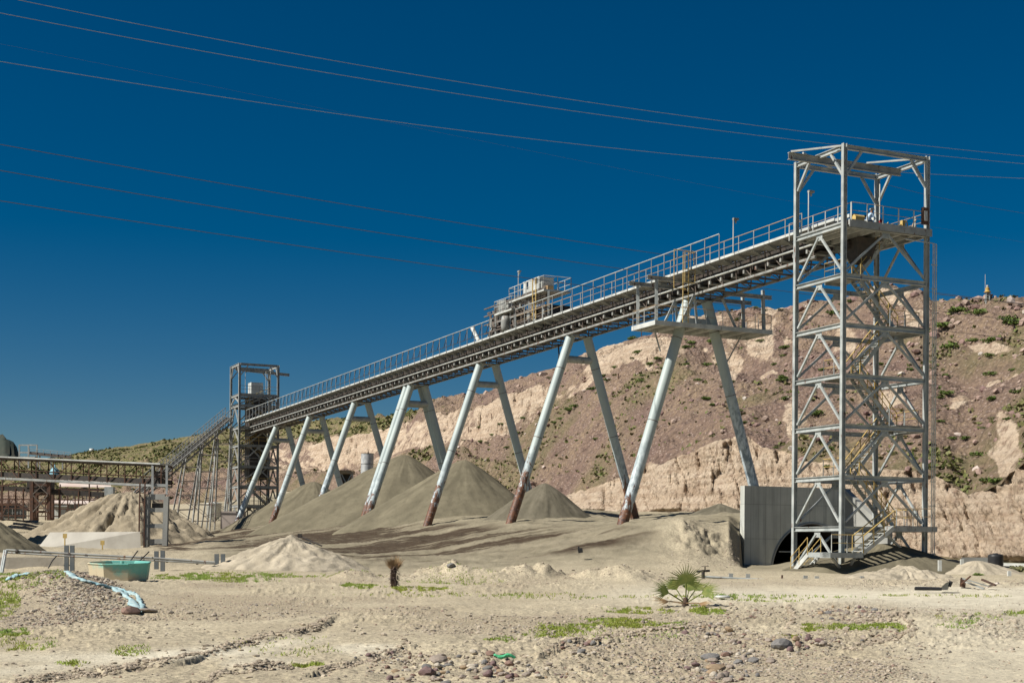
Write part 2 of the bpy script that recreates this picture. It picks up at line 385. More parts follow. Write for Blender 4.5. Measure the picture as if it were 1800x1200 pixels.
def gp(x, y, Dmin=8.0, Dmax=320.0):          # where the ray through a pixel meets the ground
    D = np.concatenate([np.arange(Dmin, 90, 0.1), np.arange(90, Dmax, 0.5)]); D = D[(D >= Dmin) & (D <= Dmax)]
    r = ray(x, y); xx = HX + r[0] * F
    z = terr(np.full(D.shape, xx), D); hit = np.nonzero(r[2] * D <= z)[0]
    k = hit[0] if len(hit) else len(D) - 1
    return Vector((r[0] * D[k], D[k], float(z[k])))
def gz(X, Y): return float(terr(HX + X / Y * F, Y))

# ---- ground sheet
xs = np.concatenate([np.linspace(-2600, -60, 50), np.arange(-50, 1852, 2.0), np.linspace(1860, 4400, 50)])
yy = np.concatenate([np.linspace(2600, 1260, 40), np.arange(1250, 1024, -1.0)])
Dn = np.array([2 * F / (v - HY) for v in yy]); Dn = Dn[Dn < DB - 0.2]; Dn = np.concatenate([Dn, np.linspace(Dn[-1], DB, max(3, int((DB - Dn[-1]) / 0.15)))[1:]])
v = np.linspace(0, 1, 300)[1:] ** 1.15
XX = np.repeat(xs[None, :], len(Dn) + len(v), 0)
DD = np.concatenate([np.repeat(Dn[:, None], len(xs), 1), DB + v[:, None] * (foot(xs)[None, :] - DB)], 0)
ZZ = ground_detail(XX, DD, ground_base(XX, DD))
PY = HY - ZZ / DD * F + (XX - HX) * SR         # only used to lay out soil kinds on the ground
Xw = (XX - HX) / F * DD
def blob(cx, cy, rx, ry, soft=0.35):
    d = np.hypot((XX - cx) / rx, (PY - cy) / ry) + 0.25 * vn(XX * 0.02, PY * 0.06, 0, 5)
    return 1 - sstep(1 - soft, 1 + soft, d)
sand = sstep(78, 92, DD) * (1 - 0.0 * XX)
sand = sand * (1 - sstep(0.9, 1.0, (DD - DB) / (foot(xs)[None, :] - DB)) * 0.5)
leftpale = 1 - sstep(330, 420, XX)
sand = sand * (1 - 0.75 * leftpale)
bankm = sstep(1120, 1200, XX) * (1 - sstep(1296, 1306, XX)) * (1 - sstep(100, 108, DD)) * sstep(70, 84, DD)
sand = sand * (1 - 0.7 * bankm)
tr = np.clip(1.5 * blob(690, 950, 430, 28) * sstep(88, 95, DD), 0, 1)
track = tr * (0.15 + 0.85 * sstep(-0.30, 0.10, fbm(Xw * 0.07 - DD * 0.02, DD * 0.30, 0, 4, 91)))
road = np.exp(-((DD - 58) / 8.0) ** 2) * sstep(950, 1250, XX) + 0.7 * np.exp(-((PY - 1180 + (XX - 0) * 0.10) / 10) ** 2) * (1 - sstep(500, 620, XX)) + 0.8 * blob(650, 1142, 60, 12) + 0.6 * blob(470, 1165, 70, 10) + 0.6 * sstep(1500, 1700, XX) * (DD < 66) * 0.8 + 0.6 * np.exp(-((PY - 1155 + XX * 0.02) / 8) ** 2) * (1 - sstep(420, 600, XX))
gravel = sstep(-0.15, 0.35, fbm(Xw * 0.22 + 3, DD * 0.1, 0, 4, 101)) * (1 - sstep(66, 78, DD))
gverts = to_xyz(XX, DD, ZZ).reshape(-1, 3)

m, t, b = new_mat('ground_soil')
geo = N(t, 'ShaderNodeNewGeometry').outputs['Position']
pale = mix(t, ramp(t, noise(t, 0.35, 6, vec=geo), [(0.3, 0.0), (0.7, 1.0)]), (0.56, 0.49, 0.345), (0.44, 0.375, 0.255))
pale = mix(t, ramp(t, noise(t, 9, 4, 0.7, vec=geo), [(0.42, 0.0), (0.62, 1.0)]), pale, (0.27, 0.23, 0.17))
vor = N(t, 'ShaderNodeTexVoronoi'); vor.inputs['Scale'].default_value = 11; t.links.new(geo, vor.inputs['Vector'])
peb = ramp(t, vor.outputs['Distance'], [(0.12, 1.0), (0.42, 0.0)])
pcol = mix(t, 0.55, vor.outputs['Color'], (0.32, 0.25, 0.19)); pcol = mix(t, 0.7, pcol, (0.33, 0.28, 0.21))
gm = math_(t, 'MULTIPLY', attr(t, 'gravel'), peb)
pale = mix(t, math_(t, 'MULTIPLY', attr(t, 'gravel'), 0.5), pale, (0.36, 0.295, 0.205))
col = mix(t, gm, pale, pcol)
roadc = mix(t, ramp(t, noise(t, 1.2, 6, vec=geo), [(0.35, 0.0), (0.65, 1.0)]), (0.64, 0.59, 0.46), (0.52, 0.47, 0.36))
col = mix(t, math_(t, 'MULTIPLY', attr(t, 'road'), 0.9, True), col, roadc)
sandc = mix(t, ramp(t, noise(t, 0.5, 6, vec=geo), [(0.35, 0.0), (0.65, 1.0)]), (0.28, 0.245, 0.173), (0.20, 0.175, 0.12))
col = mix(t, attr(t, 'sand'), col, sandc)
trn = ramp(t, noise(t, 0.9, 5, 0.6, vec=geo, stretch=(0.25, 1.6, 1)), [(0.28, 0.0), (0.46, 1.0)])
col = mix(t, math_(t, 'MULTIPLY', attr(t, 'track'), trn), col, (0.062, 0.045, 0.030))
t.links.new(col, b.inputs['Base Color']); b.inputs['Roughness'].default_value = 0.95; b.inputs['Specular IOR Level'].default_value = 0.1
hgt = math_(t, 'ADD', noise(t, 4, 8, 0.7, vec=geo), math_(t, 'MULTIPLY', gm, 0.6))
bump(t, b, hgt, 0.9, 0.09)
go = raw_mesh('ground', gverts, grid_faces(*XX.shape), m, {'sand': sand, 'track': track, 'road': np.clip(road, 0, 1), 'gravel': gravel})
go['kind'] = 'structure'

# ---- hillside
hx = np.concatenate([np.linspace(-2600, -60, 60), np.arange(-50, 1852, 2.5), np.linspace(1860, 4400, 60)])
hm = np.concatenate([np.linspace(1.0, 1.045, 56), np.linspace(1.045, 1.2, 60)[1:], np.linspace(1.2, 1.36, 50)[1:], np.linspace(1.36, 1.42, 45)[1:], np.linspace(1.42, 1.62, 60)[1:], np.linspace(1.62, 2.4, 14)[1:], np.linspace(2.4, 8, 6)[1:], [40.0]])
HXX = np.repeat(hx[None, :], len(hm), 0); MM = np.repeat(hm[:, None], len(hx), 1); FT = foot(HXX)
# rows wander so that cliff edges are not one line
wander = 0.012 * fbm(HXX * 0.012, MM * 0 + 1, 0, 4, 7)
HZ = hill_z(HXX, MM); HD = FT * MM
X0 = (HXX - HX) / F * HD
amp = sstep(1.0, 1.004, MM) * (1 - sstep(2.0, 2.4, MM)) * (1 - 0.75 * np.exp(-((MM - 1.62) / 0.03) ** 2)) 
lowc = np.clip(sstep(930, 1060, HXX), 0, 1) * sstep(0.999, 1.003, MM) * (1 - sstep(1.043, 1.052, MM))
uppc = (0.42 + 0.5 * sstep(-0.15, 0.35, fbm(HXX * 0.015, MM * 30, 0, 3, 19))) * (1 - sstep(1120, 1190, HXX)) * sstep(430, 500, HXX) * sstep(1.355, 1.365, MM) * (1 - sstep(1.418, 1.428, MM)) * (0.6 + 0.4 * sstep(-0.3, 0.2, vn(HXX * 0.01, MM, 0, 3)))
midl = sstep(440, 490, HXX) * (1 - sstep(690, 740, HXX)) * sstep(1.2, 1.22, MM) * (1 - sstep(1.35, 1.36, MM)) * 0.5
cliff = np.clip(lowc + uppc + midl, 0, 1)
gul = np.abs(fbm(X0 * 0.42, HZ * 0.07, HD * 0.02, 4, 13))             # vertical flutes
gul2 = np.abs(fbm(X0 * 1.3, HZ * 0.25, 0, 3, 17))
strata = vn(HZ * 1.3 + 0.6 * vn(X0 * 0.15, HZ * 0.2, 0, 8), 0.5, X0 * 0.05, 23)
scale = np.minimum(HD / 140, 1.5) * (1 - 0.55 * (1 - sstep(420, 760, HXX)) * sstep(1.42, 1.44, MM))
HD2 = HD + amp * (lowc * (-3.2 * np.sqrt(gul + .01) - 1.3 * np.sqrt(gul2 + .01) - 0.5 * np.abs(fbm(X0 * 2.6, HZ * 0.8, 0, 3, 87)) + 0.5 * strata + 2.9) + (uppc + midl) * scale * (-2.4 * np.sqrt(gul + .01) - 1.0 * gul2 + 0.6 * strata + 1.5))
rg = fbm(X0 * 0.06, HD * 0.04, 0, 5, 29); rg2 = fbm(X0 * 0.35, HD * 0.3, 0, 4, 31)
HZ2 = HZ + amp * (1 - 0.8 * cliff) * scale * (1.3 * rg + 0.6 * rg2) * sstep(1.0, 1.06, MM)
ero = np.clip(fbm(X0 * 0.11 + HD * 0.05, HD * 0.012, 0, 4, 37), 0, 1) * (1 - cliff)
HZ2 = HZ2 - amp * ero * 2.4 * scale * (1 - np.exp(-((MM - 1.62) / 0.05) ** 2))
edge = np.exp(-((MM - 1.62) / 0.02) ** 2)
HZ2 = HZ2 + edge * (0.35 * scale * fbm(X0 * 0.25, HD * 0.1, 0, 4, 43))
HZ2[0] = HZ[0]; HD2[0] = HD[0]
outc = sstep(0.28, 0.5, fbm(X0 * 0.07 + 9, HZ * 0.10, HD * 0.02, 4, 47)) * sstep(1150, 1300, HXX) * sstep(1.1, 1.2, MM) * 0.9
_py = HY - HZ2 / HD2 * F + (HXX - HX) * SR
for ox, oy, rx_, ry_ in ((1335, 600, 34, 42), (1075, 622, 55, 26), (1290, 640, 16, 34), (1560, 515, 70, 10), (1392, 742, 18, 42), (1740, 612, 36, 9), (1690, 702, 26, 10), (1160, 612, 40, 18), (1480, 600, 24, 30), (1770, 790, 22, 45), (1560, 700, 26, 20), (1240, 560, 40, 10), (1610, 560, 26, 16)):
    outc = np.maximum(outc, 0.95 * np.exp(-(((HXX - ox) / rx_) ** 2 + ((_py - oy) / ry_) ** 2) * (0.9 + 0.8 * vn(HXX * 0.05, _py * 0.06, 0, 5))))
cl = np.clip(cliff + outc, 0, 1) * sstep(1.0, 1.001, MM + 1)
olive = np.clip(1 - sstep(640, 800, HXX) + 0.0, 0, 1) * sstep(1.418, 1.43, MM) + (1 - sstep(380, 470, HXX)) * sstep(1.15, 1.25, MM)
olive = np.clip(olive + sstep(0.05, 0.45, fbm(X0 * 0.05 + 4, HD * 0.035, 0, 4, 53)) * 0.55, 0, 1)
rocky = sstep(1.40, 1.5, MM) * sstep(1050, 1150, HXX)
hv = np.stack([(HXX - HX) / F * HD2, HD2, HZ2], -1).reshape(-1, 3)
m, t, b = new_mat('hillside_earth')
geo = N(t, 'ShaderNodeNewGeometry').outputs['Position']
scr = mix(t, ramp(t, noise(t, 0.10, 6, 0.6, vec=geo), [(0.35, 0.0), (0.62, 1.0)]), (0.25, 0.170, 0.135), (0.34, 0.25, 0.165))
scr = mix(t, ramp(t, noise(t, 1.6, 6, 0.75, vec=geo), [(0.38, 0.0), (0.66, 1.0)]), scr, (0.13, 0.092, 0.08))
vr = N(t, 'ShaderNodeTexVoronoi'); vr.inputs['Scale'].default_value = 2.1; t.links.new(geo, vr.inputs['Vector'])
scr = mix(t, ramp(t, vr.outputs['Distance'], [(0.10, 0.75), (0.32, 0.0)]), scr, (0.46, 0.36, 0.31))
oli = mix(t, ramp(t, noise(t, 0.7, 7, 0.7, vec=geo), [(0.38, 0.0), (0.6, 1.0)]), (0.25, 0.205, 0.105), (0.12, 0.125, 0.05))
om = math_(t, 'MULTIPLY', attr(t, 'olive'), ramp(t, noise(t, 0.35, 6, 0.7, vec=geo), [(0.30, 0.0), (0.52, 1.0)]))
col = mix(t, om, scr, oli)
clc = mix(t, ramp(t, noise(t, 0.22, 6, 0.6, vec=geo), [(0.35, 0.0), (0.65, 1.0)]), (0.58, 0.46, 0.335), (0.45, 0.335, 0.235))
clc = mix(t, ramp(t, noise(t, 1.0, 5, 0.6, vec=geo, stretch=(0.12, 0.12, 1.6)), [(0.42, 0.0), (0.62, 1.0)]), clc, (0.64, 0.52, 0.39))
clc = mix(t, ramp(t, noise(t, 1.3, 6, 0.7, vec=geo, stretch=(1.2, 1.2, 0.25)), [(0.50, 0.0), (0.68, 0.85)]), clc, (0.25, 0.165, 0.12))
cm = ramp(t, math_(t, 'ADD', attr(t, 'cliff'), math_(t, 'MULTIPLY', math_(t, 'SUBTRACT', noise(t, 0.5, 6, 0.7, vec=geo), 0.5), 1.1)), [(0.42, 0.0), (0.58, 1.0)])
col = mix(t, cm, col, clc)
t.links.new(col, b.inputs['Base Color']); b.inputs['Roughness'].default_value = 0.95; b.inputs['Specular IOR Level'].default_value = 0.1
fl = math_(t, 'MULTIPLY', math_(t, 'MULTIPLY', noise(t, 1.0, 6, 0.65, vec=geo, stretch=(1.3, 1.3, 0.16)), attr(t, 'cliff')), 1.6)
bump(t, b, math_(t, 'ADD', fl, math_(t, 'ADD', noise(t, 0.9, 9, 0.75, vec=geo), math_(t, 'MULTIPLY', vr.outputs['Distance'], -0.5))), 1.0, 0.7)
ho = raw_mesh('hillside', hv, grid_faces(*HXX.shape), m, {'cliff': cl, 'olive': olive}); ho['kind'] = 'structure'
HILLG = (hx, hm, HD2, HZ2)
def hill_at(x, mrow):
    i = np.searchsorted(hx, x); j = np.searchsorted(hm, mrow); i = min(i, len(hx) - 1); j = min(j, len(hm) - 1)
    return Vector(((hx[i] - HX) / F * HD2[j, i], HD2[j, i], HZ2[j, i]))
PJY = HY - HZ2 / HD2 * F + (HXX - HX) * SR
def hill_px(x, y):       # nearest hillside surface point on the ray through a pixel
    xr = HX + ray(x, y)[0] * F; i = int(np.clip(np.searchsorted(hx, xr), 0, len(hx) - 1)); c = PJY[:len(hm) - 12, i]
    up = np.nonzero(c <= y)[0]; j = up[0] if len(up) else len(c) - 1
    return Vector(((hx[i] - HX) / F * HD2[j, i], HD2[j, i], HZ2[j, i]))
# distant headland at the left edge
xs2 = np.linspace(-500, 60, 90); prof = 1.6 * vn(xs2 * 0.35, 2.0) + 0.9 * vn(xs2 * 0.9, 5.0) + np.interp(xs2, [-500, -200, -60, -10, 2, 5, 9, 18, 27, 31, 34, 60], [800, 786, 782, 780, 775, 770, 777, 783, 790, 799, 815, 850])
rows = []
for k in range(30):
    f = k / 29; Dk = 700 + 260 * f
    z = (-(prof - HY) + (xs2 - HX) * SR) / F * Dk * math.sin(min(1, f * 1.35) * math.pi / 2) ** 0.7 * (1 if f < 0.75 else 1 - (f - 0.75) * 2) + 6 * fbm(xs2 * 0.12, f * 14, 0, 4, 3) * min(1, f * 4)
    rows.append(to_xyz(xs2, np.full(xs2.shape, Dk), z - (5 if k == 0 else 0)))
mh = simple('headland_scrub', (0.022, 0.036, 0.028), (0.065, 0.06, 0.045), 0.06, 0.95, bmp=0.5, bs=0.3)
o = raw_mesh('distant_hill', np.array(rows).reshape(-1, 3), grid_faces(30, 90), mh); o['kind'] = 'structure'

# ---- heaps of sand and earth
def heapmat(name, c1, c2, sc_=0.6, streak=0.5, bm=0.4):
    m, t, b = new_mat(name); g = N(t, 'ShaderNodeNewGeometry').outputs['Position']
    col = mix(t, ramp(t, noise(t, sc_, 6, 0.6, vec=g), [(0.35, 0.0), (0.65, 1.0)]), c1, c2)
    col = mix(t, ramp(t, noise(t, 1.4, 5, 0.6, vec=g, stretch=(1.5, 1.5, 0.2)), [(0.5, 0.0), (0.72, streak)]), col, tuple(x * 0.62 for x in c2))
    col = mix(t, ramp(t, noise(t, 22, 3, 0.8, vec=g), [(0.45, 0.0), (0.7, 0.35)]), col, tuple(x * 0.6 for x in c1))
    t.links.new(col, b.inputs['Base Color']); b.inputs['Roughness'].default_value = 0.96; b.inputs['Specular IOR Level'].default_value = 0.08
    s_ = attr(t, 'st'); nb = ramp(t, math_(t, 'ADD', s_, math_(t, 'MULTIPLY', noise(t, 0.8, 5, 0.7, vec=g), 0.5)), [(0.60, 0.0), (1.0, 0.35)])
    col = mix(t, nb, col, tuple(x * 0.55 for x in c2)); col = mix(t, ramp(t, math_(t, 'ADD', s_, noise(t, 1.5, 5, 0.7, vec=g)), [(0.45, 0.25), (0.75, 0.0)]), col, tuple(min(1, x * 1.35) for x in c1)); t.links.new(col, b.inputs['Base Color'])
    bump(t, b, noise(t, 5, 8, 0.7, vec=g), bm, 0.08); return m
MAT['sand'] = heapmat('olive_grey_sand', (0.19, 0.168, 0.115), (0.145, 0.128, 0.088))
MAT['sanddark'] = heapmat('dark_grey_sand', (0.17, 0.152, 0.112), (0.125, 0.112, 0.08))
MAT['palesand'] = heapmat('pale_gravelly_sand', (0.47, 0.41, 0.31), (0.38, 0.33, 0.245), 1.0, 0.2, 0.9)
MAT['tanearth'] = heapmat('tan_earth', (0.37, 0.315, 0.225), (0.28, 0.235, 0.165), 0.4, 0.4, 1.0)
def heap(name, label, cat, x, y, D, slope, mat, stretch=None, seed=1, rnd=0.5, gully=0.0, flat=0.0, group=None, res=(90, 160), lump=0.0):
    pk = P(x, y, D); zb = gz(pk.x, pk.y); H = pk.z - zb + (5.0 if pk.z - zb > 2.6 else 1.3)
    R = H / math.tan(math.radians(slope)) * 1.05; nr, na = res
    rr = (np.linspace(0, 1, nr) ** 0.9)[:, None]; an = np.linspace(0, 2 * math.pi, na)[None, :]
    st = 1.0
    if stretch: 
        for amt, ang, sharp in stretch: st = st + amt * np.maximum(0, np.cos(an - math.radians(ang))) ** sharp
    rad = rr * R * st
    X = pk.x + rad * np.cos(an); Y = pk.y + rad * np.sin(an)
    r2 = rr * R; soft = rnd
    z = pk.z - (np.sqrt(np.maximum(r2 - flat, 0) ** 2 + soft ** 2) - soft) * math.tan(math.radians(slope))
    if gully: z = z - gully * np.abs(fbm(np.cos(an) * 5 + 1.2 * rr, np.sin(an) * 5, rr * 2.5, 4, seed)) * sstep(0.03, 0.35, rr) * (1 - rr * 0.5)
    z = z + 0.12 * fbm(X * 0.4, Y * 0.4, 0, 4, seed + 5) * np.minimum(1, rr * 4 + 0.2) + lump * fbm(X * 1.8, Y * 1.8, z * 1.5, 4, seed + 9)
    vs = np.stack([X, Y, z], -1).reshape(-1, 3)
    o = raw_mesh(name, vs, grid_faces(nr, na), MAT[mat], {'st': (0.5 + 0.6 * fbm(np.cos(an) * 7 + 1.5 * rr, np.sin(an) * 7 - rr, rr * 4, 4, seed + 31)).ravel()}, loc=(pk.x, pk.y, zb)); tag(o, label, cat, group); return o
G = 'heaps of dark sand along the conveyor'
heap('sand_heap', 'smallest olive sand heap by the far end of the conveyor, behind the second leg pair', 'sand heap', 552, 846, 199, 35, 'sand', [(0.2, 180, 3)], 3, 0.8, 0.15, group=G)
heap('sand_heap', 'tallest olive sand heap with a long left slope, behind the double legs', 'sand heap', 712, 799, 168, 36, 'sand', [(0.32, 180, 3)], 5, 0.8, 0.12, group=G)
heap('sand_heap', 'pointed olive sand heap just right of the tallest one', 'sand heap', 816, 808, 150, 37, 'sand', [(0.25, 190, 3)], 9, 0.6, 0.12, group=G)
heap('sand_heap', 'low dark sand heap with a sharp tip behind the leg pair nearest the drive platform', 'sand heap', 958, 849, 131, 39, 'sanddark', [(0.25, 200, 2)], 11, 0.45, 0.12, group=G)
heap('sand_heap', 'low faint dark sand heap in front of the pale cliff left of the tunnel wall', 'sand heap', 1265, 884, 122, 24, 'sanddark', None, 12, 0.6, 0.1)
heap('earth_heap', 'pale gravelly heap in front of the dark tyre-tracked sand', 'earth heap', 513, 942, 87, 29, 'palesand', [(0.35, 190, 1), (0.3, 350, 1)], 13, 0.45, 0.25, lump=0.11)
heap('earth_heap', 'large tan heap with eroded gullies beside the concrete trestle', 'earth heap', 232, 868, 172, 32, 'tanearth', [(0.25, 195, 2)], 15, 0.9, 1.5, flat=1.2, lump=0.25)
heap('earth_heap', 'grey heap cut off by the left edge behind the pipes', 'earth heap', -28, 905, 112, 32, 'sand', None, 17, 0.5, 0.4, lump=0.05)
heap('sand_heap', 'dark sand mound under the outer stair of the tall tower', 'sand heap', 1556, 955, 86.5, 29, 'sand', [(0.7, 180, 2), (0.5, 0, 2)], 19, 1.0, 0.1)
heap('earth_heap', 'pale rubble mound in front of the tall tower foot', 'earth heap', 1588, 995, 78, 23, 'palesand', [(0.8, 200, 2), (0.35, 350, 2)], 21, 0.5, 0.2, lump=0.12)
heap('earth_heap', 'smooth pale mound right of the tall tower foot', 'earth heap', 1715, 986, 84, 23, 'palesand', [(0.5, 0, 2)], 23, 0.6, 0.1, lump=0.03)
# ================================================================== STAIR TOWERS
def tower(root, s0, s1, t0, t1, levels, zb, ztop, mat='steel', colw=0.27, beamh=0.27, brw=0.12, hoist=True):
    corners = [(s0, t0), (s0, t1), (s1, t1), (s1, t0)]
    for s, t_ in corners:
        beam_part('column', mat, root, W(s, t_, zb), W(s, t_, ztop), 0.30 * colw / .36, colw, nn, I=True, tk=0.035)
    faces = [((s0, t0), (s0, t1)), ((s1, t0), (s0, t0)), ((s0, t1), (s1, t1)), ((s1, t1), (s1, t0))]
    g = colw / 2 + 0.004
    for zi, z in enumerate(levels):
        for a, b_ in faces:
            A, B = W(*a, z), W(*b_, z); d = (B - A).normalized()
            beam_part('cross_beam', mat, root, A + d * g, B - d * g, 0.20, beamh, I=True, tk=0.03)
            zl = levels[zi - 1] if zi else zb + 0.5
            if z > zl + 0.5 and zi < len(levels) - 1:
                M_ = (A + B) / 2 - Vector((0, 0, beamh / 2 + 0.05))
                for c, e in ((A, 1), (B, -1)):
                    q = Vector((c.x, c.y, zl + (beamh / 2 + 0.25 if zi else 0))) + d * e * (g + 0.1)
                    beam_part('diagonal_brace', mat, root, M_ + (q - M_).normalized() * 0.15, q, brw, brw, nn)
                gm = MB(); gm.box(M_ + Vector((0, 0, -0.12)), d * 0.28, d.cross(Vector((0, 0, 1))) * 0.012, Vector((0, 0, 0.2))); gm.build('gusset_plate', mat, root)
    zt = levels[-1]
    for a, b_ in faces:
        A, B = W(*a, zt), W(*b_, zt); d = (B - A).normalized()
        for c, e in ((A, 1), (B, -1)):
            beam_part('knee_brace', mat, root, c + d * e * 1.25 - Vector((0, 0, beamh / 2)), c + d * e * g - Vector((0, 0, 1.6)), 0.14, 0.14, nn)
def flight(root, s, ta, za, tb, zb_, wid=0.75, mat='steel', rm='yellow', ns=None):
    m = MB(); A = W(s, ta, za); B = W(s, tb, zb_)
    for k in (-1, 1):
        off = d1 * k * wid / 2; m.beam(A + off, B + off, 0.05, 0.24)
    n = ns or max(3, int(abs(za - zb_) / 0.21))
    for i in range(n):
        c = A.lerp(B, (i + 0.5) / n); m.box(c, d1 * (wid / 2 - 0.03), nn * 0.12, Vector((0, 0, 0.015)))
    f = m.build('stair_flight', mat, root)
    r = MB(); p = MB()
    for k in (-1, 1):
        off = d1 * k * (wid / 2 + 0.03); rail(r, [A + off, B + off], 1.0, 0.9, 0.034, 0.03)
    r.build('handrail', rm, f); return f
tw = thing('stair_tower', 'tall pale steel tower with zigzag stairs and an open hoist frame at the conveyor head', 'steel tower', W(2.27, 0, -1.2))
LV = [1.45, 4.45, 7.45, 10.4, 13.35, 16.25, 19.2, 23.75]
S0, S1, T0, T1 = 0.0, 4.6, -3.1, 3.1
tower(tw, S0, S1, T0, T1, LV, -1.3, 23.95)
# stairs
for i, z in enumerate(LV[:6]):
    zu = LV[i + 1]
    if i % 2 == 0: flight(tw, 1.1, -1.3, zu, 1.5, z)
    else: flight(tw, 2.25, 1.7, zu, -1.0, z, rm='yellow')
for i, z in enumerate(LV[:7]):
    right = i % 2 == 0; m = MB()
    if right: a, b_ = 1.5, 2.9
    else: a, b_ = -2.4, -0.9
    m.wbox(0.6, 2.7, a, b_, z + 0.10, z + 0.16); m.wbox(0.75, 0.81, a, b_, z - 0.08, z + 0.10); m.wbox(2.64, 2.70, a, b_, z - 0.08, z + 0.10)
    l = m.build('landing', 'tray', tw)
    r = MB()
    if right and i < 6: rail(r, [W(0.3, 0.6 if i else 1.2, z + .16), W(0.3, 2.8, z + .16), W(2.7, 2.8, z + .16)], 1.05, 1.0, posts=True); 
    elif i < 6: rail(r, [W(2.7, -0.9, z + .16), W(2.7, -2.4, z + .16), W(0.75, -2.4, z + .16)], 1.05, 0.8, posts=True)
    if i < 6:
        r.build('landing_rail', ('yellow', 'steel'), l)
    if right and i < 6:
        e = MB(); e.wbox(-0.1, 0.75, 0.8, 2.9, z + 0.18, z + 0.22); e.build('edge_walkway', 'tray', tw)
# outer lower stair
ZL = 1.62; ZM = 0.02
tA, _ = on_s(1562, 925, -0.7); tB, _ = on_s(1508, 962, -0.7); tC, _ = on_s(1450, 965, -0.7)
m = MB(); m.wbox(-1.2, -0.16, tA, 3.0, ZL - 0.32, ZL); m.build('outer_landing', 'steel2', tw)
r = MB(); q = MB(); rail(r, [W(-1.15, tA + 0.05, ZL), W(-1.15, 2.6, ZL)], 1.05, 1.2, posts=True); o = r.build('outer_rail', ('railbrown', 'steel'), tw)
flight(tw, -0.7, tA, ZL - 0.1, tB, ZM, 0.95, 'white', 'yellow')
m = MB(); m.wbox(-1.2, -0.2, tC, tB, ZM - 0.28, ZM + 0.02); m.wbox(-1.18, 0.9, tC, tC + 0.9, ZM - 0.26, ZM + 0.03)
o = m.build('lower_landing', 'steel', tw)
r = MB(); q = MB(); rail(r, [W(-1.18, tB - 0.05, ZM), W(-1.18, tC + 0.1, ZM)], 1.05, 1.1, posts=True); r.build('landing_rail', ('yellow', 'white'), o)
for a, b_ in (((-0.9, tC + 0.4, ZM - 0.3), (-0.1, T0 + 0.1, -1.2)), ((-0.9, tB - 0.4, ZM - 0.3), (-0.1, T0 + 0.2, -1.2))):
    beam_part('landing_strut', 'steel2', tw, W(*a), W(*b_), 0.14, 0.14)
m = MB(); A = W(0.9, tC + 0.45, ZM - 0.1); B = W(2.5, tC + 0.45, -1.25)
for k in (-1, 1): m.beam(A + nn * k * .45, B + nn * k * .45, 0.05, 0.26)
for i in range(6): m.box(A.lerp(B, (i + .5) / 6), nn * .42, d1 * .12, Vector((0, 0, .015)))
f = m.build('stair_flight', 'white', tw); r = MB()
for k in (-1, 1): rail(r, [A + nn * k * .48, B + nn * k * .48], 1.0, 1.1, 0.026, 0.024)
r.build('handrail', 'yellow', f)
# top floor
ZP = 19.45
m = MB(); m.wbox(S0 - .25, S1 + .2, T0 + .25, T1 - .2, ZP - 0.05, ZP)
pf = m.build('top_floor', 'tray', tw)
for k in range(6):
    t_ = T0 + 0.7 + k * 0.95; m = MB(); m.wbox(S0 + .12, S1 - .12, t_ - .05, t_ + .05, ZP - 0.33, ZP - 0.06); m.build('floor_joist', 'white', tw)
m = MB(); m.wbox(S0 - .30, S0 - .255, T0 + .2, T1 + .15, ZP - 0.38, ZP + 0.06); m.wbox(S0 - .255, S1 + .2, T0 + .2, T0 + .245, ZP - 0.25, ZP + 0.06); m.build('kick_plate', 'steel2', tw)
r = MB(); q = MB(); rail(r, [W(S0 - .3, T0 + .3, ZP), W(S0 - .3, T1 - .1, ZP), W(S1, T1 - .1, ZP)], 1.05, 1.25, posts=True, rp=0.04)
rail(r, [W(S0 - .2, T0 + .35, ZP), W(S1 + 1.2, T0 + .35, ZP - 0.05)], 1.05, 1.25, posts=True, rp=0.035)
o = r.build('top_rail', ('railbrown', 'white'), tw)
# head chute and drive hung below the floor
m = MB(); m.hexa([W(1.9, -0.5, 17.6), W(1.9, 0.4, 17.6), W(2.7, 0.4, 17.6), W(2.7, -0.5, 17.6), W(1.6, -0.8, 19.05), W(1.6, .8, 19.05), W(3.3, .8, 19.05), W(3.3, -.8, 19.05)])
m.tube([W(2.6, -1.0, 18.75), W(2.6, 1.0, 18.75)], 0.3, 16); m.build('discharge_chute', 'dark', tw)
# hoist frame
t1_, z1_ = on_s(1386, 274, 2.3); t2_, z2_ = on_s(1583, 300, 2.3)
beam_part('hoist_beam', 'steel2', tw, W(2.3, t1_, z1_), W(2.3, t2_, z1_), 0.22, 0.42, I=True)
zt = LV[-1]
for a, b_ in (((2.2, t1_ + .1, z1_ + .24), (0.1, T0 + .1, zt + .12)), ((2.2, 0.3, z1_ + .24), (0.1, T1 - .1, zt + .1)), ((2.5, t1_ + 1.2, zt + .12), (4.4, -0.6, zt + .12))):
    beam_part('bracing_rod', 'white', tw, W(*a), W(*b_), 0.10, 0.10)
# small top fittings
def lamp_post(parent, p, h, name='lamp_post', side=nn):
    m = MB(); m.tube([p, p + Vector((0, 0, h))], 0.035, 6); o = m.build(name, 'white', parent)
    q = MB(); c = p + Vector((0, 0, h)) + side * 0.18; q.box(c, side * 0.2, side.cross(Vector((0, 0, 1))) * 0.1, Vector((0, 0, 0.06))); q.tube([c - Vector((0, 0, .05)), c - Vector((0, 0, .28))], 0.09, 8, 0.05); q.build('lamp_head', 'tray', o); return o
s_, z_ = on_t(1421, 400, T0 + .35)
lamp_post(tw, W(s_, T0 + .35, ZP), 2.6)
m = MB(); m.tube([W(2.4, 1.5, ZP), W(2.4, 1.5, ZP + 3.2)], 0.04, 6); m.build('mast', 'white', tw)
m = MB(); m.wbox(-0.38, -0.2, T1 - 0.62, T1 - 0.20, 19.75, 20.75); o = m.build('switch_box', 'brown', tw)
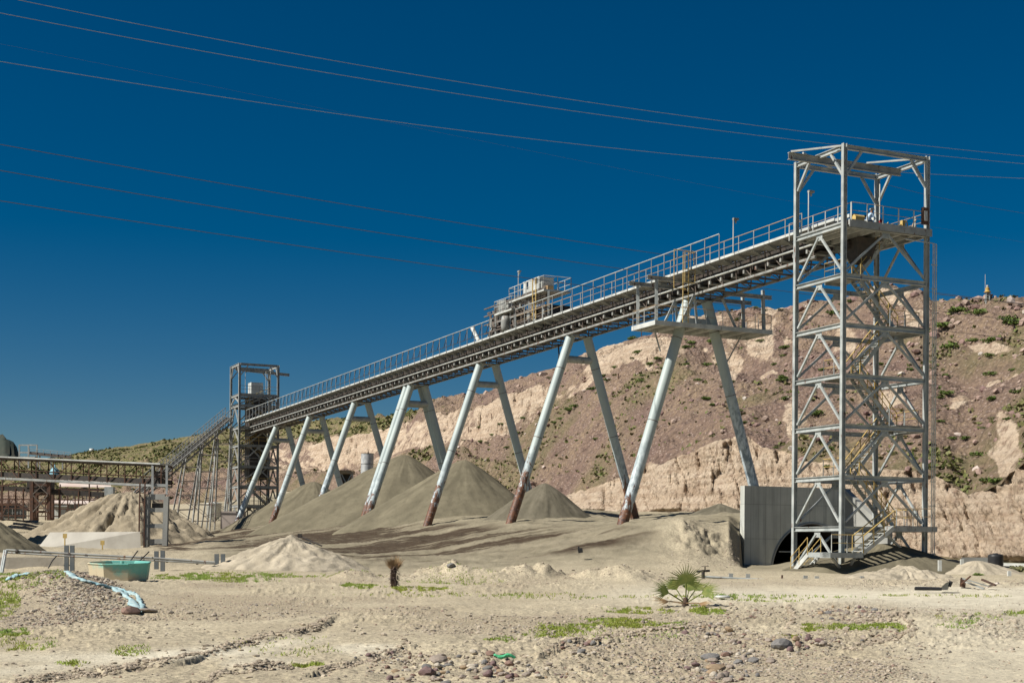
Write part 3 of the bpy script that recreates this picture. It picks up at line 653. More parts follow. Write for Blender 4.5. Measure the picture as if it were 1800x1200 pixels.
m = MB(); m.wbox(-0.40, -0.382, T1 - 0.52, T1 - 0.30, 19.95, 20.55); m.build('box_label', 'white', o)
m = MB()
for k, dt in enumerate((0.0, 0.13, 0.26)):
    m.tube([W(-0.3, T1 - 1.9, 18.75 - .02 * k), W(-0.3, T1 + .24 + dt, 18.7 - .02 * k), W(-0.3, T1 + .24 + dt, -0.9)], 0.03, 6)
for z in np.arange(0, 18, 1.45): m.beam(W(-0.25, T1 + .15, z), W(-0.25, T1 + .6, z), 0.04, 0.05)
m.build('cable_conduit', 'white', tw)
m = MB(); m.tube([W(0.4, 0.9, ZP), W(0.4, 1.9, ZP + .55), W(0.4, 2.0, ZP + .1)], 0.045, 6); m.box(W(0.4, 1.6, ZP + .28), nn * .12, d1 * .12, Vector((0, 0, .28))); m.build('winch', 'yellow', tw)
m = MB(); m.tube([W(0.5, 2.3, ZP), W(0.5, 2.5, ZP + .5), W(0.5, 2.7, ZP + .75)], 0.04, 6); m.tube([W(0.5, 2.55, ZP), W(0.5, 2.7, ZP + .4)], 0.035, 6); m.build('bent_pipe', 'railbrown', tw)
m = MB(); m.box(W(0.6, -1.6, ZP + .25), nn * .32, d1 * .2, Vector((0, 0, .22))); m.tube([W(0.6, -1.9, ZP + .45), W(0.6, -1.2, ZP + .45)], 0.16, 10); m.build('drive_motor', 'yellow', tw)
# person on top floor, stooping
def person(name, label, base, fwd):
    r_ = thing(name, label, 'person', base); side = fwd.cross(Vector((0, 0, 1)))
    J = {'pel': (0, 0, .50), 'sp': (.12, 0, .66), 'ch': (.25, 0, .84), 'nk': (.33, 0, .97), 'hd': (.37, 0, 1.05), 'hd2': (.40, 0, 1.16),
         'shl': (.24, .19, .88), 'ell': (.38, .24, .66), 'hal': (.58, .18, .58), 'shr': (.24, -.19, .88), 'elr': (.38, -.24, .66), 'har': (.58, -.18, .58),
         'knl': (.36, .13, .46), 'anl': (.10, .13, .10), 'tol': (.26, .14, .04), 'knr': (.30, -.13, .30), 'anr': (.0, -.13, .10), 'tor': (.16, -.14, .04)}
    R_ = {'pel': .15, 'sp': .145, 'ch': .15, 'nk': .055, 'hd': .08, 'hd2': .09, 'shl': .065, 'ell': .045, 'hal': .035, 'shr': .065, 'elr': .045, 'har': .035, 'knl': .07, 'anl': .045, 'tol': .04, 'knr': .07, 'anr': .045, 'tor': .04}
    E_ = [('pel', 'sp'), ('sp', 'ch'), ('ch', 'nk'), ('nk', 'hd'), ('hd', 'hd2'), ('ch', 'shl'), ('shl', 'ell'), ('ell', 'hal'), ('ch', 'shr'), ('shr', 'elr'), ('elr', 'har'), ('pel', 'knl'), ('knl', 'anl'), ('anl', 'tol'), ('pel', 'knr'), ('knr', 'anr'), ('anr', 'tor')]
    ks = list(J); me = bpy.data.meshes.new('body')
    me.from_pydata([tuple(fwd * J[k][0] + side * J[k][1] + Vector((0, 0, J[k][2]))) for k in ks], [(ks.index(a), ks.index(b_)) for a, b_ in E_], [])
    o = bpy.data.objects.new('body', me); COL.objects.link(o); o.parent = r_
    sk = o.modifiers.new('skin', 'SKIN'); sk.use_smooth_shade = True
    for i, k in enumerate(ks): me.skin_vertices[0].data[i].radius = (R_[k], R_[k])
    me.skin_vertices[0].data[0].use_root = True
    o.modifiers.new('sub', 'SUBSURF').levels = 1; o.modifiers['sub'].render_levels = 1
    mm, t, b = new_mat('shirt_trousers_skin'); z = N(t, 'ShaderNodeSeparateXYZ'); t.links.new(N(t, 'ShaderNodeTexCoord').outputs['Object'], z.inputs[0])
    c = mix(t, math_(t, 'GREATER_THAN', z.outputs[2], 0.50), (0.05, 0.07, 0.13), (0.42, 0.55, 0.68)); c = mix(t, math_(t, 'GREATER_THAN', z.outputs[2], 0.97), c, (0.30, 0.17, 0.11))
    t.links.new(c, b.inputs['Base Color']); b.inputs['Roughness'].default_value = 0.8; me.materials.append(mm)
    hp = fwd * .40 + Vector((0, 0, 1.17)); q = MB(); q.lathe(Vector(base) + hp, [(.17, 0), (.165, .02), (.135, .025), (.13, .08), (.09, .14), (.0, .165)], 14); q.build('helmet', 'white', r_)
    return r_
person('person', 'stooping person in white helmet and pale blue shirt on the tall tower top', W(1.1, -0.55, ZP), nn)
m = MB(); c = W(0.9, 0.35, ZP); m.lathe(c, [(0, 0), (.11, 0.0), (.11, .5), (.06, .6), (.03, .62), (.03, .7), (0, .7)], 12)
tag(m.build('fire_extinguisher', 'red'), 'red extinguisher standing on the top floor of the tall tower beside the person', 'extinguisher')

# ================================================================== MAIN CONVEYOR
SA, SB = 2.2, 141.0
def zb(s): return 18.5 - 0.0098 * s
cv = thing('conveyor_gallery', 'long grey elevated conveyor climbing from the far tower to the tall tower', 'conveyor', W(70, 0, 17.5))
def ln(m, s0, s1, t_, dz, w, h, n=1):
    m.beam(W(s0, t_, zb(s0) + dz), W(s1, t_, zb(s1) + dz), w, h)
for t_ in (-1.15, 1.15):
    m = MB(); ln(m, 5.2, SB, t_, 0, 0.14, 0.17); m.beam(W(5.2, t_ * 1.07, zb(5.2) - .06), W(SB, t_ * 1.07, zb(SB) - .06), .05, .03); m.build('lower_chord', 'chord', cv)
    m = MB(); m.tube([W(5.2, t_ * 1.15, zb(5.2) + .78), W(SB, t_ * 1.15, zb(SB) + .78)], 0.085, 8); m.build('middle_chord', 'white', cv)
    m = MB(); ln(m, SA, SB, t_ * .8, 1.95, 0.10, 0.20); m.build('belt_stringer', 'white', cv)
    m = MB(); ln(m, SA, SB, t_ * 2.07 / 1.15, 1.60, 0.06, 0.17); m.build('deck_edge', 'white', cv)
# truss web
m = MB(); k = 0; s = 5.4
while s < SB - 1:
    for t_ in (-1.15, 1.15):
        m.beam(W(s, t_, zb(s) + .1), W(s, t_ * 1.12, zb(s) + 1.5), 0.07, 0.07)
        if k % 2 == 0: m.beam(W(s, t_ * 1.02, zb(s) + .1), W(s + 1.7, t_ * 1.02, zb(s) + 1.5), 0.05, 0.05)
    m.beam(W(s, -1.1, zb(s) - .02), W(s, 1.1, zb(s) - .02), 0.08, 0.12)
    m.beam(W(s, -1.1, zb(s) + 0.02), W(s + 1.7, 1.1, zb(s) + 0.02), 0.05, 0.05)
    s += 1.7; k += 1
m.build('truss_web', 'greybrown', cv)
# underside belt (return run), carrying belt, cover
m = MB(); m.beam(W(5.3, 0, zb(5.3) + .45), W(SB, 0, zb(SB) + .45), 1.35, 0.05); m.build('return_belt', 'rubber', cv)
m = MB()
for a, b_, dz in ((-0.62, -0.25, .1), (-.25, .25, 0), (.25, .62, .1)):
    m.beam(W(SA, (a + b_) / 2, zb(SA) + 1.98 + dz), W(SB, (a + b_) / 2, zb(SB) + 1.98 + dz), b_ - a, 0.04)
m.build('carrying_belt', 'rubber', cv)
m = MB(); m.beam(W(5.3, 0, zb(5.3) + 1.05), W(SB, 0, zb(SB) + 1.05), 1.7, 0.9); m.build('belt_casing', 'dark', cv)
# walkway trays: one mesh per side, stepped
for sg in (-1, 1):
    m = MB(); s = 2.4
    while s < SB - 2:
        a0, a1 = s, s + 1.62
        t_i, t_o = sg * 1.25, sg * 2.03
        zz = zb(s)
        m.hexa([W(a0, t_i, zz + 1.16), W(a0, t_o, zz + 1.50), W(a1, t_o, zz + 1.46), W(a1, t_i, zz + 1.44)] + [W(a0, t_i, zz + 1.56), W(a0, t_o, zz + 1.56), W(a1, t_o, zz + 1.545), W(a1, t_i, zz + 1.545)])
        s += 1.7
    m.build('walkway_deck', 'tray', cv)
# return rollers and bracket sets
ni = 96
for i in range(ni):
    s = 6.0 + i * (SB - 8) / ni; m = MB()
    m.tube([W(s, -1.2, zb(s) + .40), W(s, 0.9, zb(s) + .40)], 0.10, 7)
    m.box(W(s, -1.22, zb(s) + .47), nn * .06, d1 * .09, Vector((0, 0, .12)))
    m.build('idler_set', 'chord', cv)
# handrails
def post_rail(name, t_, sa, sb, h, mats, step=1.7, mid=True, r=0.028):
    m = MB(); m.tube([W(sa, t_, zb(sa) + 1.6 + h), W(sb, t_, zb(sb) + 1.6 + h)], r, 6)
    if mid: m.tube([W(sa, t_, zb(sa) + 1.6 + h * .55), W(sb, t_, zb(sb) + 1.6 + h * .55)], r * .75, 5)
    n = int((sb - sa) / step); m.cur = 1
    for i in range(n + 1):
        s = sa + i * (sb - sa) / n; m.tube([W(s, t_, zb(s) + 1.5), W(s, t_, zb(s) + 1.6 + h)], 0.032, 5)
    return m.build(name, mats, cv)
sH0 = on_t(1266, 424, -2.08)[0]; sH1 = on_t(908, 555, -2.08)[0]; sH2 = on_t(862, 575, -2.08)[0]
post_rail('near_handrail', -2.10, 5.4, sH1, 1.05, ('railbrown', 'steel'), 1.7)
post_rail('far_handrail', 2.10, 5.4, SB - 1, 1.05, ('railbrown', 'steel'), 1.7)
post_rail('tall_rail', -2.16, sH0, sH1, 1.65, ('steel', 'steel2'), 1.7, mid=False, r=0.045)
o = post_rail('tall_rail', -2.16, sH2, 138.5, 1.55, ('steel', 'steel2'), 1.7, mid=False, r=0.045)
m = MB(); s = sH2
while s < 137.5:
    m.beam(W(s, -2.16, zb(s) + 3.1), W(s + .75, -2.16, zb(s) + 2.1), 0.05, 0.05); s += 1.7
m.tube([W(sH2, -2.16, zb(sH2) + 2.1), W(138.5, -2.16, zb(138.5) + 2.1)], 0.03, 5)
m.build('rail_knee_braces', 'dark', o)
s_ = on_t(1291, 440, -2.1)[0]; lamp_post(cv, W(s_, -2.2, zb(s_) + 1.6), 2.3)

# ================================================================== LEG FRAMES
m, t, b = new_mat('pale_blue_green_tube'); hb = attr(t, 'hb')
c = mix(t, ramp(t, noise(t, 0.5, 5), [(0.35, 0.0), (0.65, 1.0)]), (0.42, 0.48, 0.455), (0.35, 0.41, 0.40))
n1 = noise(t, 2.2, 6, 0.7, stretch=(1.6, 1.6, 0.5))
low = ramp(t, math_(t, 'ADD', hb, math_(t, 'MULTIPLY', math_(t, 'SUBTRACT', n1, 0.5), 1.6)), [(0.40, 1.0), (0.62, 0.0)])
c2 = mix(t, ramp(t, noise(t, 2.6, 6, 0.7, stretch=(1.5, 1.5, 0.6)), [(0.44, 0.0), (0.58, 1.0)]), (0.56, 0.63, 0.66), (0.15, 0.20, 0.24))
c = mix(t, math_(t, 'MULTIPLY', ramp(t, math_(t, 'ADD', hb, math_(t, 'MULTIPLY', math_(t, 'SUBTRACT', n1, 0.5), 0.6)), [(0.45, 1.0), (1.0, 0.0)]), 0.85), c, c2)
rc = mix(t, ramp(t, noise(t, 4, 6, 0.7), [(0.38, 0.0), (0.62, 1.0)]), (0.06, 0.034, 0.026), (0.20, 0.082, 0.035))
rc = mix(t, ramp(t, noise(t, 3.1, 6, 0.75), [(0.60, 0.0), (0.66, 0.8)]), rc, (0.50, 0.42, 0.36))
rm = ramp(t, math_(t, 'ADD', math_(t, 'ADD', math_(t, 'MULTIPLY', attr(t, 'hr'), 0.5), math_(t, 'MULTIPLY', math_(t, 'SUBTRACT', n1, 0.5), 1.5)), 0.0), [(0.47, 1.0), (0.53, 0.0)])
c = mix(t, rm, c, rc); t.links.new(c, b.inputs['Base Color']); b.inputs['Roughness'].default_value = 0.5; b.inputs['Specular IOR Level'].default_value = 0.45
bump(t, b, math_(t, 'MULTIPLY', rm, noise(t, 12, 5, 0.7)), 0.5, 0.05)
MAT['tube'] = m
def leg(root, p_top, p_bot, r, rusth):
    m = MB(); n = 40; d = (p_bot - p_top); L = d.length
    m.tube([p_top.lerp(p_bot, i / n) for i in range(n + 1)], r, 24)
    hb = []; hr = []
    for v in m.v:
        k = (Vector(v) - p_bot).length; hb.append(k / 9.0); hr.append(k / max(rusth, .01))
    m.at = {'hb': hb, 'hr': hr}; o = m.build('leg', 'tube', root)
    q = MB(); u = d.normalized()
    for f in (0.16, 0.5): c_ = p_top + d * f; q.tube([c_ - u * 0.02, c_ + u * 0.02], r + 0.012, 24)
    q.build('weld_seam', 'brown', o); return o
GF = 'slanted tubular leg frames under the conveyor'
frames = [ (127.3, 1.0, ((415, 922), None), 'farthest leg frame, its near leg footed by the pinkish block'),
 (111.8, 2.6, ((477, 920), None), 'second farthest leg frame with a rusted near foot on the sand slope'),
 (94.0, 1.3, ((560, 890), None), 'third farthest leg frame, its near foot half way up the sand slope'),
 (75.7, 3.2, ((638, 926), None), 'front frame of the doubled pair, foot rusted and flaking white'),
 (76.9, 3.0, None, 'rear frame of the doubled pair, tight behind its twin'),
 (57.5, 3.4, ((752, 918), None), 'leg frame in front of the pointed sand heap with a brown rusted foot'),
 (38.9, 4.2, ((898, 918), None), 'leg frame with the longest rusted foot, left of the small dark heap'),
 (20.6, 1.9, ((1095, 918), None), 'nearest and tallest leg frame, carrying the hanging platform')]
LB = {}
for s, rh, base, lab in frames:
    zt = zb(s) - 0.12; last = s < 21
    tl = {127.3: -6.42, 111.8: -5.8, 94.0: -5.17, 75.7: -5.96, 76.9: -5.9, 57.5: -6.06, 38.9: -6.21, 20.6: -6.06}[s]
    zl = {127.3: 3.34, 111.8: 3.28, 94.0: 5.04, 75.7: 2.40, 76.9: 2.4, 57.5: 2.51, 38.9: 2.33, 20.6: 2.06}[s]
    A = W(s, -0.78, zt); dl = (W(s, tl, zl) - A); B = A + dl * (1 + 1.6 / abs(dl.z))
    A2 = W(s, 0.78, zt)
    tr, zr = {127.3: (4.6, 3.3), 111.8: (4.9, 3.3), 94.0: (5.0, 4.0), 75.7: (5.2, 3.0), 76.9: (5.2, 3.0), 57.5: (5.35, 2.8), 38.9: (5.45, 3.14), 20.6: (5.0, 4.9)}[s]
    d2 = W(s, tr, zr) - A2; B2 = A2 + d2 * (1 + (0.1 if last else 1.6) / abs(d2.z))
    r_ = thing('leg_frame', 'pale tubular ' + lab, 'leg frame', Vector(((A.x + A2.x) / 2, (A.y + A2.y) / 2, zl)), GF)
    vis = W(s, tl, zl); LB[s] = vis
    leg(r_, A, B, 0.385, rh + 1.6); leg(r_, A2, B2, 0.385, 0.01 if last else (1.6 if s > 60 else 4.5))
    q = MB(); zc = zt - (1.95 if not last else 1.6)
    k = (zt - zc) / abs(dl.z); k2 = (zt - zc) / abs(d2.z); a = A + dl * k; b2 = A2 + d2 * k2
    if not last: q.tube([a, b2], 0.30, 18); q.build('cross_tube', MAT['steel2'] if False else 'legpaint' if 'legpaint' in MAT else 'steel', r_)
    else: q.beam(a, b2, 0.5, 0.55); q.build('cross_box', 'steel', r_)
    q = MB(); q.wbox(s - .35, s + .35, -1.15, 1.15, zt - .06, zt + .04); q.build('cap_plate', 'steel2', r_)

# ================================================================== HANGING PLATFORM at the nearest frame
sN = 18.9
tN, zN = on_s(1152, 563, sN); zN = zN - 0.12
sF = on_t(1112, 574, tN)[0]; tR, zR = on_s(1356, 579, sN)
hp = thing('hanging_platform', 'wide grey service platform with ochre rails hung round the nearest leg frame', 'platform', W(sN + 1.5, 0, zN))
sF = min(sF, sN + 4.2)
m = MB(); m.wbox(sN, sF, tN, tR, zN + .03, zN + .08); fl = m.build('floor', 'tray', hp)
m = MB(); m.wbox(sN - .06, sN, tN, tR, zN - .18, zN + .14); m.wbox(sF, sF + .06, tN, tR, zN - .18, zN + .14); m.wbox(sN - .06, sF + .06, tN - .06, tN - .003, zN - .18, zN + .14); m.wbox(sN - .06, sF + .06, tR + .003, tR + .06, zN - .18, zN + .14)
m.build('edge_frame', 'white', hp)
for k in range(7):
    t_ = tN + .8 + k * (tR - tN - 1.6) / 6; q = MB(); q.wbox(sN + .02, sF - .02, t_ - .07, t_ + .07, zN - .16, zN + .02); q.build('floor_joist', 'white', hp)
r = MB(); q = MB(); e = 0.03
rail(r, [W(sF, tN + e, zN), W(sN, tN + e, zN), W(sN, tR - e, zN), W(sF, tR - e, zN)], 1.2, 1.45, posts=True)
o = r.build('platform_rail', ('railbrown', 'white'), hp)
zH = zN + 3.05
for s_ in (sN + .3, sF - .3):
    for t_ in (tN + .25, tR - .45):
        q = MB(); q.beam(W(s_, t_, zN + .1), W(s_, t_ + (.0 if t_ < 0 else -.12), zH), 0.2, 0.2); q.build('hanger_post', 'steel', hp)
    q = MB(); q.ibeam(W(s_, tN - .5, zH + .1), W(s_, -1.35, zH + .1), .2, .28); q.build('hanger_beam', 'steel2', hp)
    q = MB(); q.ibeam(W(s_, 1.35, zH - .5), W(s_, tR + .2, zH - .5), .2, .28); q.build('hanger_beam', 'steel2', hp)
    for tt, e_ in ((-2.3, -1.2), (-.9, -1.15), (2.4, 1.2)):
        q = MB(); q.beam(W(s_, tt, zN + .1), W(s_, e_, zb(20) - .1), .14, .14); q.build('inclined_hanger', 'steel', hp)
beam_part('under_brace', 'steel2', hp, W(sN + 1.5, tN + .8, zN - .2), W(20.6, -3.1, zN - 1.75), .08, .08)
beam_part('under_brace', 'steel2', hp, W(sN + 1.5, tR - 1.6, zN - .2), W(20.6, 2.6, zN - 2.1), .08, .08)
lt, lz = on_s(1203, 560, sN - .1)
m = MB(); zt2 = zb(19) + 2.8
for k in (-1, 1): m.tube([W(sN - .25, lt + k * .22, zN + .1), W(sN - .25, lt + k * .22, zt2)], .03, 6)
z = zN + .3
while z < zt2: m.tube([W(sN - .25, lt - .22, z), W(sN - .25, lt + .22, z)], .018, 5); z += .3
ld = m.build('cage_ladder', 'yellow', hp)
m = MB()
for z in (zb(19) + .6, zb(19) + 1.5, zb(19) + 2.7):
    m.tube([W(sN - .25, lt - .25, z), W(sN - .8, lt - .42, z), W(sN - .8, lt + .42, z), W(sN - .25, lt + .25, z)], .028, 5)
for k in (-.42, -.1, .42): m.tube([W(sN - .8, lt + k, zb(19) + .6), W(sN - .8, lt + k, zb(19) + 2.7)], .028, 5)
for k in (-1.0, .62): m.tube([W(sN - .3, lt + k, zb(19) + (.2 if k < 0 else 1.5)), W(sN - .3, lt + k, zb(19) + 2.9)], .032, 5)
m.tube([W(sN - .3, lt - 1.0, zb(19) + 2.9), W(sN - .3, lt + .62, zb(19) + 2.9)], .03, 5); m.tube([W(sN - .3, lt - 1.0, zb(19) + .2), W(sN - .3, lt, zb(19) + .2)], .03, 5)
m.build('safety_cage', 'yellow', ld)

# ================================================================== TRIPPER CAR on the conveyor
def sx(x, y=540, t_=0): return on_t(x, y, t_)[0]
tc = thing('tripper_car', 'belt tripper machine with two railed decks and a pale cab riding on the conveyor', 'tripper car', W(48, 0, zb(48) + 1.6))
zc = lambda x, y, t_=-1.6: on_t(x, y, t_)[1]
def deck(xa, xb, y, t0, t1, rh=1.05, nm='deck'):
    sa, sb = sx(xb, y, t0), sx(xa, y, t0); z = (zc(xa, y, t0) + zc(xb, y, t0)) / 2
    m = MB(); m.wbox(sa, sb, t0, t1, z - .14, z); o = m.build(nm, 'white', tc)
    r = MB(); rail(r, [W(sa, t1, z), W(sb, t1, z), W(sb, t0, z), W(sa, t0, z), W(sa, t1, z)], rh, 1.2, r=.03, rp=.035); r.build('deck_rail', 'white', o); return sa, sb, z
sa, sb, zu = deck(895, 956, 519, -1.9, 0.7, 1.15, 'upper_deck')
sa2, sb2, zl_ = deck(869, 899, 547, -1.9, 1.2, 1.1, 'lower_deck')
m = MB(); a0 = sx(951, 505, -1.2); a1 = sx(921, 505, -1.2); 
m.wbox(a0 + .35, a1 + .1, -1.2, 0.2, zu + .45, zu + 1.45); m.wbox(a0 + .2, a0 + .8, -1.0, -.2, zu + 0.1, zu + 1.1); o = m.build('cab', 'white', tc)
m = MB(); m.wbox(a0 + .5, a0 + 1.2, -1.225, -1.203, zu + 1.0, zu + 1.5); m.wbox(a1 - .9, a1 - .6, -1.225, -1.203, zu + .8, zu + 1.4); m.build('cab_window', 'glass', o)
m = MB(); m.wbox(a0 + .3, a1 + .15, -1.25, .25, zu + 1.452, zu + 1.52); m.build('cab_roof', 'white', o)
m = MB(); m.wbox(a0 + .1, a1 + .2, -1.25, 0.4, zu + .003, zu + .448); m.build('motor_base', 'greybrown', tc)
m = MB(); b0 = sx(890, 535, -1.3); b1 = sx(881, 535, -1.3); m.wbox(b0 - .3, b1 + .3, -1.6, -0.2, zl_ + .01, zl_ + 1.15); m.build('control_cabinet', 'tray', tc)
for x in (905, 930, 964):
    for t_ in (-1.5, .5):
        s = sx(x, 540, t_); beam_part('deck_post', 'steel2', tc, W(s, t_, zb(s) + 2.0), W(s, t_, zu - .15), .18, .18)
for x in (871, 886, 897):
    s = sx(x, 560, -1.5); beam_part('deck_post', 'steel', tc, W(s, -1.5, zb(s) + 1.9), W(s, -1.5, zl_ - .15), .13, .13)
m = MB(); c0, c1 = sx(905, 560, 0), sx(880, 560, 0)
m.hexa([W(c0, -1.1, zb(47) + 1.9), W(c0, 1.1, zb(47) + 1.9), W(c1, 1.1, zb(47) + 1.9), W(c1, -1.1, zb(47) + 1.9), W(c0, -1.0, zl_ + .9), W(c0, 1.0, zl_ + .9), W(c1 - .8, 1.0, zl_ + .9), W(c1 - .8, -1.0, zl_ + .9)])
m.build('discharge_hood', 'dark', tc)
m = MB(); s0_, s1_ = sx(985, 560, 0), sx(905, 560, 0); m.wbox(s0_, s1_, -1.0, 1.0, zb(45) + 2.0, zb(45) + 3.1); m.build('belt_lifting_frame', 'dark', tc)
m = MB()
for k in range(9):
    s = s0_ + (s1_ - s0_) * k / 8; m.beam(W(s, -1.3, zb(45) + 1.9), W(s, -1.3, zu - .2), .07, .07); m.beam(W(s, -1.3, zb(45) + 2.2), W(s + .9, -1.3, zu - .3), .05, .05)
m.beam(W(s0_, -1.32, zb(45) + 3.0), W(s1_, -1.32, zb(45) + 3.0), .1, .14); m.beam(W(s0_, -1.32, zb(45) + 3.9), W(s1_ - 1, -1.32, zb(45) + 3.9), .08, .1); m.build('side_truss', 'greybrown', tc)
m = MB(); c = W(sx(888, 572, -1.9), -1.9, zb(50) + 1.7); m.lathe(c, [(.0, 0), (.3, 0), (.38, .5), (.38, 1.0), (.3, 1.4), (0, 1.4)], 16); m.build('side_hopper', 'tray', tc)
m = MB(); m.tube([W(sx(860, 575, -1.2), -1.3, zb(55) + 2.0), W(sx(878, 552, -1.2), -1.3, zl_)], .09, 8); m.tube([W(sx(860, 575, 1.2), -.6, zb(55) + 3.6), W(sx(872, 560, 1.2), -.6, zb(52) + 2.1)], .2, 8); m.build('inclined_strut', 'white', tc)
lx = sx(939, 540, -2.0)
m = MB()
for k in (-1, 1): m.tube([W(lx + k * .32, -2.0, zb(46) + 1.9), W(lx + k * .32, -2.0, zu + 1.2)], .045, 6)
z = zb(46) + 2.1
while z < zu + .1: m.tube([W(lx - .32, -2.0, z), W(lx + .32, -2.0, z)], .022, 5); z += .32
m.build('access_ladder', 'yellow', tc)
p = W(sx(911, 515, -1.85), -1.85, zu); lamp_post(tc, p, 2.35, side=-d1)
rq = random.Random(4); m = MB()
for k in range(46):
    s = s0_ + (s1_ - s0_) * rq.random() * 1.25; z = zb(45) + rq.uniform(1.9, 4.6); t_ = -1.5; L = rq.uniform(.6, 1.5)
    m.beam(W(s, t_, z), W(s + L * rq.choice((0, 1, .7)), t_, min(zu - .2, z + L * rq.choice((1, 0, .8)) + .01)), rq.uniform(.05, .16), rq.uniform(.05, .2))
for z in (2.2, 3.0, 3.8, 4.5): m.beam(W(s0_ - .2, -1.5, zb(45) + z), W(s1_ * 1.25 - s0_ * .25 + 1.2, -1.5, zb(45) + z), .12, .1)
m.build('lattice_frame', 'greybrown', tc)
m = MB()
for k in range(10): 
    s = s0_ + (s1_ - s0_) * rq.random() * 1.3; m.box(W(s, -1.5, zb(45) + rq.uniform(2.1, 4.0)), d1 * rq.uniform(.1, .3), nn * .1, Vector((0, 0, rq.uniform(.1, .3))))
m.beam(W(s0_, -1.5, zb(45) + 2.9), W(s1_ * 1.3 - s0_ * .3, -1.5, zb(45) + 2.9), .1, .1); m.build('cabinet_row', 'tray', tc)
m = MB(); m.box(W(s0_ + 1.2, -.6, zu + .3), d1 * .5, nn * .3, Vector((0, 0, .3))); m.tube([W(s0_ + .9, -.9, zu + .2), W(s0_ + 2.4, -.9, zu + .2)], .25, 10); m.build('drive_motor', 'railbrown', tc)
# hose hanging from the underside
m = MB(); s_ = sx(977, 600, 0); pts = [W(s_ + .05 * math.sin(k), 0.3, zb(s_) - .1 - k * .22) for k in range(9)]; m.tube(pts, .07, 6)
m.build('hanging_chain', 'dark', cv)

# ================================================================== TUNNEL WALL
sW = 19.0
tl, zt_ = on_s(1309, 853, sW); tr_, _ = on_s(1483, 858, sW); tc_, _ = on_s(1427, 990, sW)
wt = thing('tunnel_wall', 'tall grey concrete wall with a round tunnel mouth behind the tall tower', 'concrete wall', W(sW, (tl + tr_) / 2, -1.5))
zw = zt_; zc_ = -1.40; Rr = 3.55
# front wall with an arch: build as prism
def arch_outline(R): return [(tc_ + R * math.cos(a), zc_ + R * math.sin(a)) for a in np.linspace(math.pi, 0, 33)]
ar = arch_outline(Rr); zlow = -3.0
m = MB()
def wq(a, b_, c, d_, s): return [W(s, *a), W(s, *b_), W(s, *c), W(s, *d_)]
for s, fl in ((sW, False), (sW + .55, True)):
    L = [((tl, zlow), (tc_ - Rr, zlow), (tc_ - Rr, zw), (tl, zw)), ((tc_ + Rr, zlow), (tr_, zlow), (tr_, zw), (tc_ + Rr, zw))]
    for i in range(32): L.append((ar[i], ar[i + 1], (ar[i + 1][0], zw), (ar[i][0], zw)))
    for a, b_, c, d_ in L:
        m.add(wq(a, b_, c, d_, s), [(3, 2, 1, 0) if fl else (0, 1, 2, 3)])
m.add([W(sW, tl, zlow), W(sW, tl, zw), W(sW + .55, tl, zw), W(sW + .55, tl, zlow)], [(0, 1, 2, 3)])
m.add([W(sW, tl, zw), W(sW, tr_, zw), W(sW + .55, tr_, zw), W(sW + .55, tl, zw)], [(0, 1, 2, 3)])
m.build('front_wall', 'formed', wt)
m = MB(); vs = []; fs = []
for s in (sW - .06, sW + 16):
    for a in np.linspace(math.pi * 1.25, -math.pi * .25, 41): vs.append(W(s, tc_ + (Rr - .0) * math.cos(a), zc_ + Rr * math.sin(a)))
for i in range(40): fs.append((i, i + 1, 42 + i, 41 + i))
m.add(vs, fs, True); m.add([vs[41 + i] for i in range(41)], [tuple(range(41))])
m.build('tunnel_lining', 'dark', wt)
m = MB(); vs = []; fs = []
for R_, s in ((Rr, sW - .06), (Rr + .14, sW - .06), (Rr + .14, sW - .003), (Rr, sW + .3)):
    for a in np.linspace(math.pi, 0, 41): vs.append(W(s, tc_ + R_ * math.cos(a), zc_ + R_ * math.sin(a)))
for j in range(3):
    for i in range(40): fs.append((j * 41 + i, j * 41 + i + 1, (j + 1) * 41 + i + 1, (j + 1) * 41 + i))
m.add(vs, fs, True); m.build('tunnel_ring', 'concrete', wt)
m = MB(); m.tube([W(sW + .8, tc_ - 2.4, zc_ + 1.5), W(sW + .8, tc_ + 2.5, zc_ + 1.45)], .05, 6); m.build('cross_pipe', 'white', wt)
# right wing wall running towards the viewer
m = MB(); sw0 = sW - 5.0
m.hexa([W(sW, tr_, zlow), W(sW, tr_ + .45, zlow), W(sw0, tr_ + .45, zlow), W(sw0, tr_, zlow), W(sW, tr_, zw), W(sW, tr_ + .45, zw), W(sw0, tr_ + .45, zw - 3.2), W(sw0, tr_, zw - 3.2)])
m.build('wing_wall', 'concrete', wt)
# ================================================================== FAR TOWER
ft_ = thing('transfer_tower', 'distant rusty grey steel tower with a hoist frame at the far end of the conveyor', 'steel tower', W(142, 0, 2.5))
zz = lambda y: on_t(418, y, -2.9)[1]
LV2 = [zz(926) , zz(889), zz(855), zz(820), zz(783), zz(752), zz(713), zz(694), zz(641)]
tower(ft_, 139.6, 144.6, -2.9, 2.9, LV2, 2.0, LV2[-1] + .15, 'steel2', .32, .34, .16)
for i, z in enumerate(LV2[:8]):
    m = MB(); m.wbox(139.8, 144.2, -2.7, 2.7, z + .18, z + .24); o = m.build('floor', 'tray', ft_)
    r = MB(); rail(r, [W(139.5, -2.8, z + .2), W(139.5, 2.8, z + .2)], 1.1, 1.4, r=.035, rp=.04); r.build('floor_rail', 'yellow' if i in (2, 4, 5) else 'steel2', o)
for i in range(7):
    z0_, z1_ = LV2[i] + .2, LV2[i + 1] + .2
    flight(ft_, 140.4, -1.6 if i % 2 else 1.6, z1_, 1.6 if i % 2 else -1.6, z0_, .9, 'steel2', 'yellow')
m = MB(); z = LV2[5]; m.wbox(140.2, 143, -1.2, 1.4, z - 7.5, z + 4.6); m.build('transfer_chute', 'dark', ft_)
